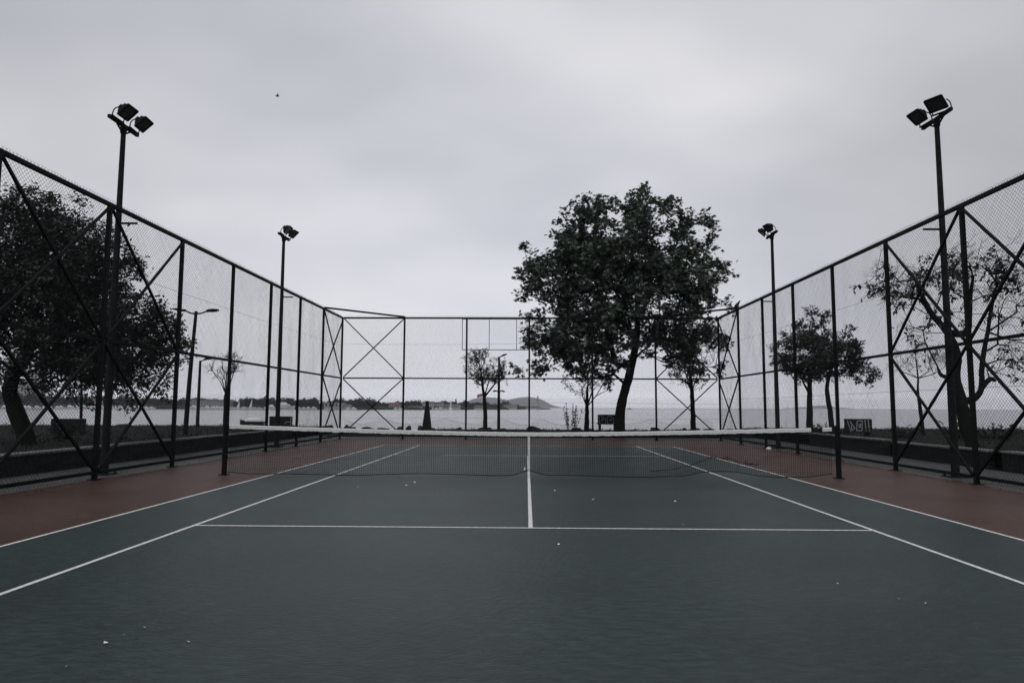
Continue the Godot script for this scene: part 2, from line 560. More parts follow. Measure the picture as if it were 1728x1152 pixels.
# ------------------------------------------------------------------ floodlight
func floodlight(at: Vector3, h: float, side: float, label: String, yaws: Array) -> void:
	var t := thing("floodlight_pole", label, "floodlight", at, 0.0, "floodlight poles around the court")
	var s := Shape.new()
	s.tube([V(0, 0, 0), V(0, 3.5, 0), V(0, h, 0)], [0.085, 0.072, 0.052], 12, true)
	part("pole", s, M.pole, t)
	s = Shape.new()
	s.slab(V(-0.2, 0, -0.2), V(0.2, 0.025, 0.2), 0.008)
	for k in 4:
		var q := V(0.15 if k & 1 else -0.15, 0.025, 0.15 if k & 2 else -0.15)
		s.box(q - V(0.018, 0, 0.018), q + V(0.018, 0.03, 0.018))
	part("base_plate", s, M.pole, t)
	s = Shape.new()
	s.bar(V(0.0, 5.44, 0), V(side * 0.42, 5.44, 0), 0.04)
	part("tie_arm", s, M.steel, t)
	s = Shape.new()
	s.tube([V(0, h - 0.14, 0), V(0, h + 0.03, 0)], [0.07, 0.07], 12, true)
	part("collar", s, M.steel, t)
	s = Shape.new()
	s.hexa(V(0, h + 0.03, 0), V(0.035, 0, 0), V(0, 0.035, 0), V(0, 0, 0.56))
	for e in [-1, 1]:
		s.bar(V(0, h - 0.13, e * 0.06), V(0, h + 0.01, e * 0.3), 0.03)
	part("crossbar", s, M.steel, t)
	for i in 2:
		var hd := Node3D.new()
		hd.name = "lamp_head"
		hd.position = V(side * 0.06, h + 0.09, 0.30 if i == 0 else -0.34)
		hd.rotation.y = (0.0 if side > 0 else PI) + yaws[i]
		t.add_child(hd, true)
		# the housing looks along +x and down; in-plane axis p rises towards the court
		var p := V(0.72, 0.69, 0); var n_ := V(0.69, -0.72, 0); var z := V(0, 0, 1)
		var c0 := p * 0.22
		s = Shape.new()
		var W := 0.19; var Hh := 0.155
		var fr := [c0 + n_ * 0.05 - p * Hh - z * W, c0 + n_ * 0.05 + p * Hh - z * W, c0 + n_ * 0.05 + p * Hh + z * W, c0 + n_ * 0.05 - p * Hh + z * W]
		var bk := [c0 - n_ * 0.07 - p * Hh * 0.62 - z * W * 0.7, c0 - n_ * 0.07 + p * Hh * 0.62 - z * W * 0.7, c0 - n_ * 0.07 + p * Hh * 0.62 + z * W * 0.7, c0 - n_ * 0.07 - p * Hh * 0.62 + z * W * 0.7]
		for k in 4:
			var j := (k + 1) % 4
			s.quad(fr[k], fr[j], bk[j], bk[k])
		s.quad(bk[0], bk[1], bk[2], bk[3])
		for k in 4:
			var j := (k + 1) % 4
			s.bar(fr[k], fr[j], 0.035, 0.03, n_)
		part("housing", s, M.steel, hd)
		s = Shape.new()
		s.hexa(c0 + n_ * 0.045, p * (Hh - 0.02), z * (W - 0.02), n_ * 0.004)
		part("front_glass", s, M.glass, hd)
		s = Shape.new()
		s.hexa(c0 - n_ * 0.10 - p * 0.02, p * 0.055, z * 0.10, n_ * 0.035)
		part("gear_box", s, M.steel, hd)
		s = Shape.new()
		for e in [-1, 1]:
			var pts := []; var rr := []
			for k in 7:
				var f := k / 6.0
				pts.append(V(-0.02, -0.03, e * (W + 0.02)).lerp(c0 + z * e * (W + 0.02), f) + V(-0.5, 0.6, 0) * 0.09 * sin(f * PI))
				rr.append(0.013)
			s.tube(pts, rr, 5)
		s.bar(V(-0.02, -0.03, -W - 0.03), V(-0.02, -0.03, W + 0.03), 0.03)
		part("bracket", s, M.steel, hd)

# ------------------------------------------------------------------ tennis net
const NZ := -15.12
func net_top(x: float) -> float:
	return 0.93 + 0.135 * pow(absf(x) / 6.4, 1.5)
func net_low(x: float) -> float:
	var b := 0.03 + 0.012 * sin(x * 2.1)
	b += 0.10 * exp(-pow(x / 0.22, 2.0))
	b += 0.09 * exp(-pow((x - 4.25) / 0.5, 2.0)) + 0.05 * exp(-pow((x - 3.7) / 0.3, 2.0))
	if x > 5.9: b += (x - 5.9) * 0.12
	if x < -5.9: b += (-5.9 - x) * 0.10
	return b

func net_point(x: float, f: float) -> Vector3:
	var y := lerpf(net_low(x), net_top(x) - 0.03, f)
	noise.frequency = 0.9
	var w := noise.get_noise_2d(x * 1.3, f * 0.8)
	var z := 0.05 * w * (1.0 - f) + 0.10 * (1.0 - f) * (1.0 - f) * sin(x * 0.9)
	var dx := 0.012 * noise.get_noise_2d(x * 2.0 + 50.0, f * 3.0) + 0.05 * exp(-pow((x - 3.8) / 0.7, 2.0)) * sin(f * PI)
	return V(x + dx, y, z)

func tennis_net() -> void:
	var t := thing("tennis_net", "black tennis net with worn white headband sagging across the court", "net", V(0, 0, NZ))
	for sd in [-1, 1]:
		var s := Shape.new()
		var x: float = sd * 6.5
		s.tube([V(x, 0.0, 0), V(x, 1.08, 0)], [0.055, 0.05], 12, true)
		s.tube([V(x, 1.08, 0), V(x, 1.11, 0)], [0.05, 0.03], 12, true)
		s.box(V(x - 0.09, 0, -0.09), V(x + 0.09, 0.015, 0.09))
		var p := part("post", s, M.steel, t)
		s = Shape.new()
		s.tube([V(x - sd * 0.055, 0.62, 0.02), V(x - sd * 0.055, 0.62, 0.10)], [0.03, 0.03], 8, true)
		s.bar(V(x - sd * 0.055, 0.62, 0.09), V(x - sd * 0.10, 0.50, 0.09), 0.018)
		part("winder", s, M.steel, p)
	noise.seed = 5
	noise.frequency = 0.9
	var s := Shape.new()
	var nx := 276; var ny := 20
	for i in nx + 1:
		var x := -6.37 + 12.74 * i / nx
		var pts := PackedVector3Array()
		for k in 11: pts.append(net_point(x, k / 10.0))
		s.wire(pts, 0.0035)
	for k in ny:
		var f := float(k) / ny
		var pts := PackedVector3Array()
		for i in 93: pts.append(net_point(-6.37 + 12.74 * i / 92.0, f))
		s.wire(pts, 0.0035)
	var nm := part("mesh", s, M.net, t)
	nm.set_meta("kind", "stuff")
	s = Shape.new()
	var ps := []; var rs := []
	for i in 121:
		ps.append(net_point(-6.4 + 12.8 * i / 120.0, 0.0)); rs.append(0.009)
	s.tube(ps, rs, 4)
	part("bottom_cord", s, M.net, t)
	# headband: a folded strip with wrinkles, torn away for a hand's width near one post
	for rg in [[-6.42, 5.95], [6.19, 6.38]]:
		s = Shape.new()
		var m := int((rg[1] - rg[0]) / 0.05)
		for i in m:
			var q := []
			for e in 2:
				var x: float = lerpf(rg[0], rg[1], float(i + e) / m)
				var tp := net_top(x) + 0.006 * noise.get_noise_1d(x * 9.0)
				var lw := tp - 0.082 + 0.012 * noise.get_noise_1d(x * 14.0 + 30.0)
				q.append([V(x, lw, 0.014 + 0.006 * noise.get_noise_1d(x * 20.0)), V(x, tp - 0.012, 0.012), V(x, tp, 0.0), V(x, tp - 0.012, -0.012), V(x, lw, -0.014)])
			for k in 4:
				s.quad(q[0][k], q[0][k + 1], q[1][k + 1], q[1][k])
		part("headband", s, M.tape, t)
	s = Shape.new()
	s.wire(PackedVector3Array([V(5.9, net_top(5.9) - 0.02, 0), V(6.5, net_top(6.5) - 0.02, 0)]), 0.006)
	part("headline_cable", s, M.net, t)
	s = Shape.new()
	for i in 10:
		var y0 := lerpf(0.10, 0.89, i / 10.0); var y1 := lerpf(0.10, 0.89, (i + 1) / 10.0)
		var z0 := net_point(0, (y0 - 0.1) / 0.8).z; var z1 := net_point(0, (y1 - 0.1) / 0.8).z
		s.hexa(V(0, (y0 + y1) / 2.0, (z0 + z1) / 2.0), V(0.024, 0, 0), V(0, (y1 - y0) / 2.0, (z1 - z0) / 2.0), V(0, 0, 0.007))
	part("centre_strap", s, M.tape, t)
	# a loose cord caught in the cells, with rags hanging on it
	s = Shape.new()
	ps = []; rs = []
	var cord := [V(2.55, 0.13, 0.02), V(3.0, 0.17, 0.05), V(3.4, 0.26, 0.05), V(3.66, 0.36, 0.03), V(3.84, 0.425, 0.03), V(4.05, 0.41, 0.03), V(4.18, 0.44, 0.03), V(4.40, 0.33, 0.03), V(4.72, 0.29, 0.03)]
	for q in cord: ps.append(q); rs.append(0.006)
	s.tube(ps, rs, 4)
	var r := RandomNumberGenerator.new()
	r.seed = 44
	for q in [V(3.8, 0.43, 0.03), V(4.12, 0.41, 0.03), V(4.55, 0.31, 0.03), V(4.7, 0.29, 0.03)]:
		for k in 7:
			var a: Vector3 = q + V(r.randfn() * 0.05, r.randfn() * 0.015, 0.005 * k)
			s.tri(a, a + V(0.03, 0.012, 0.01), a + V(0.02, -0.02, -0.004))
	part("loose_cord", s, M.net, t)

# ------------------------------------------------------------------ street furniture
func bench(label: String, at: Vector3, turn: float, w: float, marks: Array) -> void:
	var t := thing("bench", label, "bench", at, turn, "benches facing the water")
	var s := Shape.new()
	s.slab(V(-w / 2, 0.36, -0.07), V(w / 2, 0.86, 0.0), 0.012)
	var b := part("backrest", s, M.bench, t)
	s = Shape.new()
	s.slab(V(-w / 2, 0.36, -0.5), V(w / 2, 0.43, -0.075), 0.012)
	part("seat", s, M.bench, t)
	for e in [-1, 1]:
		s = Shape.new()
		s.slab(V(e * w * 0.38 - 0.05, -0.02, -0.46), V(e * w * 0.38 + 0.05, 0.357, -0.03), 0.01)
		part("leg", s, M.bench, t)
	if marks.size():
		s = Shape.new()
		for ln in marks:
			for i in ln.size() - 1:
				var p := V(ln[i].x * w - w / 2, 0.36 + ln[i].y * 0.5, 0.004)
				var q := V(ln[i + 1].x * w - w / 2, 0.36 + ln[i + 1].y * 0.5, 0.004)
				var d := (q - p).normalized()
				var sd := V(-d.y, d.x, 0) * 0.013
				s.quad(p + sd - d * 0.008, q + sd + d * 0.008, q - sd + d * 0.008, p - sd - d * 0.008)
		part("graffiti", s, M.paint, b)

func street_lamp(label: String, at: Vector3, h: float, arms: Array, lean := 0.0) -> void:
	var t := thing("street_lamp", label, "street lamp", at, 0.0, "street lamps on the promenade")
	var s := Shape.new()
	s.tube([V(0, 0, 0), V(lean * 0.4, h * 0.5, 0), V(lean, h, 0)], [0.09, 0.075, 0.055], 10, true)
	part("pole", s, M.pole, t)
	s = Shape.new()
	s.slab(V(-0.16, 0, -0.16), V(0.16, 0.03, 0.16), 0.008)
	part("base_plate", s, M.pole, t)
	for a in arms:
		var y: float = a[0]; var l: float = a[1]; var rise: float = a[2]; var hl: float = a[3]
		var e := signf(l)
		var o := V(lean * y / h, y, 0)
		s = Shape.new()
		s.tube([o, o + V(l * 0.5, rise * 0.25, 0), o + V(l, rise, 0)], [0.035, 0.03, 0.028], 6, true)
		var ar := part("arm", s, M.pole, t)
		s = Shape.new()
		var p := o + V(l, rise, 0)
		var sl: float = a[4]
		for k in 4:
			var w0 := [0.06, 0.15, 0.17, 0.12][k] as float
			var x0 := hl * k / 4.0; var x1 := hl * (k + 1) / 4.0
			s.hexa(p + V(e * (x0 + x1) / 2.0, sl * (x0 + x1) / 2.0 + 0.01, 0), V(e * (x1 - x0) / 2.0, sl * (x1 - x0) / 2.0, 0), V(0, 0.028 + 0.012 * (1 if k < 3 else 0), 0), V(0, 0, w0))
		part("lantern", s, M.pole, ar)

func perched_bird(at: Vector3) -> void:
	var t := thing("bird", "dark crow-sized bird perched on the fence top rail", "bird", at, 0.0)
	var s := Shape.new()
	# body lofted from tail to beak in the xy-plane, facing +x
	var sp := [[V(-0.16, 0.03, 0), 0.012, 0.03], [V(-0.10, 0.07, 0), 0.03, 0.04], [V(-0.04, 0.12, 0), 0.062, 0.058], [V(0.02, 0.17, 0), 0.068, 0.06], [V(0.065, 0.23, 0), 0.05, 0.048], [V(0.09, 0.27, 0), 0.034, 0.034], [V(0.105, 0.30, 0), 0.036, 0.035], [V(0.128, 0.315, 0), 0.026, 0.026], [V(0.15, 0.312, 0), 0.010, 0.010], [V(0.19, 0.302, 0), 0.002, 0.002]]
	var pts := []; var rr := []
	for q in sp: pts.append(q[0]); rr.append(q[1])
	s.tube(pts, rr, 10, true)
	part("body", s, M.feather, t)
	for e in [-1, 1]:
		s = Shape.new()
		s.tube([V(-0.02, 0.10, e * 0.03), V(0.0, 0.04, e * 0.03), V(0.0, 0.0, e * 0.03), V(0.04, 0.0, e * 0.03)], [0.012, 0.006, 0.006, 0.004], 5)
		part("leg", s, M.feather, t)
		s = Shape.new()
		s.tube([V(0.03, 0.19, e * 0.05), V(-0.04, 0.13, e * 0.063), V(-0.15, 0.035, e * 0.03)], [0.02, 0.034, 0.006], 6, true)
		part("wing", s, M.feather, t)

func lump(r: RandomNumberGenerator, sz: Vector3) -> Shape:
	# a rough boulder: displaced low-poly sphere
	var s := Shape.new()
	var ph := r.randf() * 50.0
	noise.frequency = 1.0
	var P := func(i: int, j: int) -> Vector3:
		var th := PI * i / 5.0; var az := TAU * (j % 8) / 8.0
		var d := V(sin(th) * cos(az), cos(th), sin(th) * sin(az))
		var k := 1.0 + 0.55 * noise.get_noise_3d(d.x * 1.1 + ph, d.y * 1.1, d.z * 1.1)
		return d * k * sz
	for i in 5:
		for j in 8:
			var a: Vector3 = P.call(i, j); var b: Vector3 = P.call(i, j + 1); var c_: Vector3 = P.call(i + 1, j + 1); var d_: Vector3 = P.call(i + 1, j)
			if i > 0: s.tri(a, b, c_)
			if i < 4: s.tri(a, c_, d_)
	return s

# a sheet of ground with vertex tints
func sheet(x0: float, x1: float, z0: float, z1: float, y: float, cell: float, lo: float, hi: float, seed_: int, freq := 0.35) -> Shape:
	var s := Shape.new()
	noise.seed = seed_
	noise.frequency = freq
	noise.fractal_octaves = 4
	var nx := maxi(1, int(ceil((x1 - x0) / cell))); var nz := maxi(1, int(ceil((z1 - z0) / cell)))
	var tone := func(x: float, z: float) -> Color:
		var k := lerpf(lo, hi, clampf(0.5 + noise.get_noise_2d(x, z) * 0.9, 0.0, 1.0))
		var h := noise.get_noise_2d(x * 0.6 + 90.0, z * 0.6) * 0.10
		return Color(k * (1.0 - h * 0.6), k, k * (1.0 + h))
	for i in nx:
		for j in nz:
			var xa := lerpf(x0, x1, float(i) / nx); var xb := lerpf(x0, x1, float(i + 1) / nx)
			var za := lerpf(z0, z1, float(j) / nz); var zb := lerpf(z0, z1, float(j + 1) / nz)
			var p := [V(xa, y, za), V(xb, y, za), V(xb, y, zb), V(xa, y, zb)]
			var q := [tone.call(xa, za), tone.call(xb, za), tone.call(xb, zb), tone.call(xa, zb)]
			for k in [0, 1, 2, 0, 2, 3]:
				s.v.append(p[k]); s.n.append(Vector3.UP); s.c.append(q[k])
	return s

# ------------------------------------------------------------------ scene
func _ready() -> void:
	rng.seed = 7
	noise.noise_type = FastNoiseLite.TYPE_SIMPLEX_SMOOTH
	noise.fractal_octaves = 3
	var cam := Camera3D.new()
	cam.name = "camera"
	cam.position = V(-0.055, 1.459, 0)
	cam.rotation = V(0.09295, 0.02063, 0.00404)
	cam.fov = 51.6
	cam.near = 0.05
	cam.far = 60000.0
	add_child(cam)
	cam.current = true
	var env := Environment.new()
	env.background_mode = Environment.BG_SKY
	env.sky = make_sky()
	env.tonemap_mode = Environment.TONE_MAPPER_LINEAR
	env.tonemap_exposure = 1.0
	env.sdfgi_enabled = true
	env.ssao_enabled = true
	env.ssil_enabled = true
	env.fog_enabled = true
	env.fog_density = 0.00008
	env.fog_light_color = Color(0.86, 0.87, 0.9)
	var we := WorldEnvironment.new()
	we.name = "environment"
	we.environment = env
	add_child(we)
	var sun := DirectionalLight3D.new()
	sun.name = "sun"
	sun.light_energy = 0.45
	sun.light_color = Color(1.0, 0.98, 0.95)
	sun.light_angular_distance = 40.0
	sun.shadow_enabled = true
	sun.rotation_degrees = V(-62, -25, 0)
	add_child(sun)
	materials()
	setting()
	court()
	tennis_net()
	fences_all()
	floodlights_all()
	walls_all()
	trees_all()
	furniture_all()
	far_shore()
	litter()

func setting() -> void:
	# sea: one sheet to the horizon, cells growing with distance
	var s := Shape.new()
	s.quad(V(-9500, -2.4, -14000), V(9500, -2.4, -14000), V(9500, -2.4, -38), V(-9500, -2.4, -38))
	struct("sea", s, M.sea)
	# low land round the court
	s = sheet(-70, 70, -40.2, 60, -0.012, 3.5, 0.6, 1.2, 31, 0.1)
	struct("ground", s, M.earth)
	s = sheet(-10.6, -8.72, -35.2, 30, 0.0, 0.6, 0.7, 1.25, 32, 0.5)
	s.v.append_array(sheet(8.87, 11.2, -35.2, 30, 0.0, 0.6, 0.7, 1.25, 33, 0.5).v)
	var more := sheet(8.87, 11.2, -35.2, 30, 0.0, 0.6, 0.7, 1.25, 33, 0.5)
	s.n.append_array(more.n); s.c.append_array(more.c)
	more = sheet(-8.72, 8.87, -35.2, -32.52, 0.0, 0.6, 0.7, 1.25, 34, 0.5)
	s.v.append_array(more.v); s.n.append_array(more.n); s.c.append_array(more.c)
	more = sheet(-8.72, 8.87, 8.0, 30, 0.0, 0.8, 0.7, 1.25, 35, 0.5)
	s.v.append_array(more.v); s.n.append_array(more.n); s.c.append_array(more.c)
	struct("pavement", s, M.pave)
	# raised planted ground behind the low walls
	for b in [[-60.0, -10.86, -38.4, 20.0, 0.40], [11.42, 60.0, -38.4, 20.0, 0.40], [-4.9, 11.40, -38.4, -35.42, 0.27]]:
		s = Shape.new()
		var m := sheet(b[0], b[1], b[2], b[3], b[4], 0.7, 0.55, 1.25, 36, 0.35)
		noise.frequency = 0.5
		for k in m.v.size():
			m.v[k].y += 0.035 * noise.get_noise_2d(m.v[k].x * 3.0, m.v[k].z * 3.0)
		s.v = m.v; s.n = m.n; s.c = m.c
		s.quad(V(b[0], b[4] - 0.02, b[2]), V(b[1], b[4] - 0.02, b[2]), V(b[1], -2.5, b[2] - 2.2), V(b[0], -2.5, b[2] - 2.2))
		struct("planted_ground", s, M.earth)

func court() -> void:
	var root := struct("court", sheet(-8.72, 8.87, -32.52, 8.0, 0.0, 0.35, 0.72, 1.2, 41, 0.5), M.red)
	var g := sheet(-5.51, 5.51, NZ - 11.91, NZ + 11.91, 0.004, 0.3, 0.74, 1.2, 42, 0.45)
	part("playing_surface", g, M.green, root)
	var L := 11.885; var D := 5.485; var S := 4.115; var w := 0.026
	for q in [[-D, -L, -D, L], [D, -L, D, L], [-S, -L, -S, L], [S, -L, S, L], [-D, -L, D, -L], [-D, L, D, L], [-S, -6.4, S, -6.4], [-S, 6.4, S, 6.4], [0, -6.4, 0, 6.4]]:
		var s := Shape.new()
		var a := V(q[0], 0.008, NZ + q[1]); var b := V(q[2], 0.008, NZ + q[3])
		var lng: bool = q[0] == q[2]
		# side lines run through; cross lines stop short of them
		var n_ := 60
		for i in n_:
			var p := a.lerp(b, i / float(n_)); var e := a.lerp(b, (i + 1) / float(n_))
			var j0 := noise.get_noise_1d(i * 7.3 + q[0] * 31.0) * 0.004; var j1 := noise.get_noise_1d((i + 1) * 7.3 + q[0] * 31.0) * 0.004
			if lng:
				if q[0] == 0: p.z = lerpf(a.z + w, b.z - w, i / float(n_)); e.z = lerpf(a.z + w, b.z - w, (i + 1) / float(n_))
				s.quad(p + V(-w - j0, 0, 0), p + V(w, 0, 0), e + V(w, 0, 0), e + V(-w - j1, 0, 0))
			else:
				p.x = lerpf(a.x + w, b.x - w, i / float(n_)); e.x = lerpf(a.x + w, b.x - w, (i + 1) / float(n_))
				if absf(q[1]) > 7.0: p.y += 0.003; e.y += 0.003
				s.quad(p + V(0, 0, w), p + V(0, 0, -w), e + V(0, 0, -w), e + V(0, 0, w))
		part("painted_line", s, M.line, root)

func fences_all() -> void:
	var pl := []; var pr := []; var pf := []
	for k in 13:
		pl.append(V(-8.6, 0, -32.4 + 3.07 * k))
	for k in 13:
		pr.append(V(8.75, 0, -32.4 + 3.04 * k))
	for k in 7:
		pf.append(V(-8.6 + 17.35 * k / 6.0, 0, -32.4))
	fence("tall dark steel chain-link fence beside the bushy tree and the double-armed street lamp", pl, V(-1, 0, 0), [0, 5, 6, 7, 10, 11], [4.27])
	fence("tall dark steel chain-link fence with a bird on top, beside the gnarled tree", pr, V(1, 0, 0), [0, 5, 6, 7, 10, 11], [4.27, 1.86])
	# the cross fence between them stands just inside their corner posts
	var q := []
	for p in pf: q.append(p)
	q[0] = V(-8.548, 0, -32.4); q[6] = V(8.698, 0, -32.4)
	var t := fence("tall dark steel chain-link fence across the court end, before the sea", q, V(0, 0, -1), [0, 5], [4.36, 1.66, 0.95], false)
	# flat corner braces at rail height
	for e in [[V(-8.56, FH + 0.05, -29.33), V(-5.71, FH + 0.05, -32.36)], [V(8.71, FH + 0.05, -29.36), V(5.86, FH + 0.05, -32.36)]]:
		var s := Shape.new()
		s.bar(e[0] - q[0], e[1] - q[0], 0.07)
		part("corner_brace", s, M.steel, t)
	# second, finer netting along the foot with a sagging edge
	noise.seed = 61
	var c := chain_link(V(0.1, 0, -0.16), V(17.0, 0, -0.16), 0.05, 0.93, 0.06, 0.0016, 0.02, V(0, 0, -1), 0.1, 0.30)
	part("lower_netting", c, M.wire, t).set_meta("kind", "stuff")
	var s2 := Shape.new()
	var pts := PackedVector3Array()
	for i in 300:
		var x := 0.1 + 16.9 * i / 299.0
		pts.append(V(x, 0.05 + 0.88 * (1.0 - 0.30 * absf(sin(x * 1.35 + 0.6 * sin(x * 0.7)))), -0.16))
	s2.wire(pts, 0.005)
	part("netting_edge", s2, M.wire, t)
	# empty sign frame wired to the cross fence
	var f := thing("sign_frame", "empty thin metal frame with three panes hung high on the cross fence", "frame", V(-3.01, 4.08, -32.27))
	for b in [[0, 0, 0, 1.42], [1.24, 0.015, 1.24, 1.405], [2.50, 0.015, 2.50, 1.405], [3.06, 0, 3.06, 1.42]]:
		var s := Shape.new()
		s.bar(V(b[0], b[1], 0), V(b[2], b[3], 0), 0.026)
		part("upright", s, M.steel, f)
	for y in [0.0, 1.42]:
		var s := Shape.new()
		s.bar(V(-0.013, y, 0.001), V(3.073, y, 0.001), 0.03)
		part("crosspiece", s, M.steel, f)
	perched_bird(V(8.75, FH + 0.045, -29.45))

func floodlights_all() -> void:
	floodlight(V(-9.02, 0, -15.0), 7.62, 1.0, "twin floodlight pole rising in front of the bushy dark tree", [0.0, 0.08])
	floodlight(V(-9.02, 0, -25.4), 7.66, 1.0, "twin floodlight pole near the bare sapling and the moored boat", [0.05, -0.1])
	floodlight(V(9.2, 0, -15.6), 7.95, -1.0, "twin floodlight pole standing before the gnarled sparse tree", [0.5, 0.1])
	floodlight(V(9.2, 0, -26.35), 7.95, -1.0, "twin floodlight pole between the perched bird and the round leafy trees", [0.1, -0.25])

func walls_all() -> void:
	var r := RandomNumberGenerator.new()
	r.seed = 12
	# run: x of the face, x of the back, z range, height, cap pieces
	var runs := [
		["low stone wall with pale coping below the bushy tree", -10.86, -10.6, -31.5, 6.0, 0.47, "x"],
		["low stone wall section with pale coping below the graffiti bench", 11.2, 11.46, -28.6, -22.7, 0.50, "x"],
		["low stone wall section with pale coping beside the gnarled tree", 11.32, 11.58, -22.4, -17.9, 0.46, "x"],
		["low stone wall section with pale coping past the gnarled tree", 11.36, 11.62, -17.4, 4.0, 0.47, "x"],
		["low stone wall beneath the great leafy tree by the sea", -4.9, 11.1, -35.46, -35.2, 0.30, "z"]]
	for w in runs:
		var t := thing("stone_wall", w[0], "wall", V((w[1] + w[2]) / 2.0, 0, (w[3] + w[4]) / 2.0), 0.0, "low walls around the court")
		var o: Vector3 = t.position
		var al: bool = w[6] == "x"
		var a0: float = w[3] if al else w[1]
		var a1: float = w[4] if al else w[2]
		var h: float = w[5]
		# rough blocks laid in two courses, joints recessed
		var core := Shape.new()
		core.box(V(w[1] + 0.03, -0.1, w[3] + 0.02) - o, V(w[2] - 0.03, h - 0.06, w[4] - 0.02) - o)
		part("core", core, M.wall, t)
		var cnt := 0
		for course in 2:
			var x := a0
			while x < a1 - 0.05:
				var l := minf(r.randf_range(0.35, 0.75), a1 - x)
				if a1 - x - l < 0.2: l = a1 - x
				var y0 := -0.02 + course * (h - 0.05) * 0.5
				var y1 := y0 + (h - 0.05) * 0.5 - 0.012
				var k := r.randf_range(0.0, 0.022)
				var s := Shape.new()
				var tn := r.randf_range(0.6, 1.35)
				s.tint = Color(tn, tn, tn)
				if al: s.slab(V(w[1] + 0.01 + k, y0, x + 0.006) - o, V(w[2] - 0.01 - k, y1, x + l - 0.006) - o, 0.012)
				else: s.slab(V(x + 0.006, y0, w[3] + 0.01 + k) - o, V(x + l - 0.006, y1, w[4] - 0.01 - k) - o, 0.012)
				part("stone", s, M.wall, t)
				x += l
				cnt += 1
		if al:
			var x := a0
			while x < a1 - 0.05:
				var l := minf(1.45, a1 - x)
				var s := Shape.new()
				var dy := r.randf_range(-0.006, 0.006)
				s.slab(V(w[1] - 0.03, h - 0.05 + dy, x + 0.005) - o, V(w[2] + 0.03, h + dy, x + l - 0.005) - o, 0.01)
				part("capstone", s, M.cap, t)
				x += l

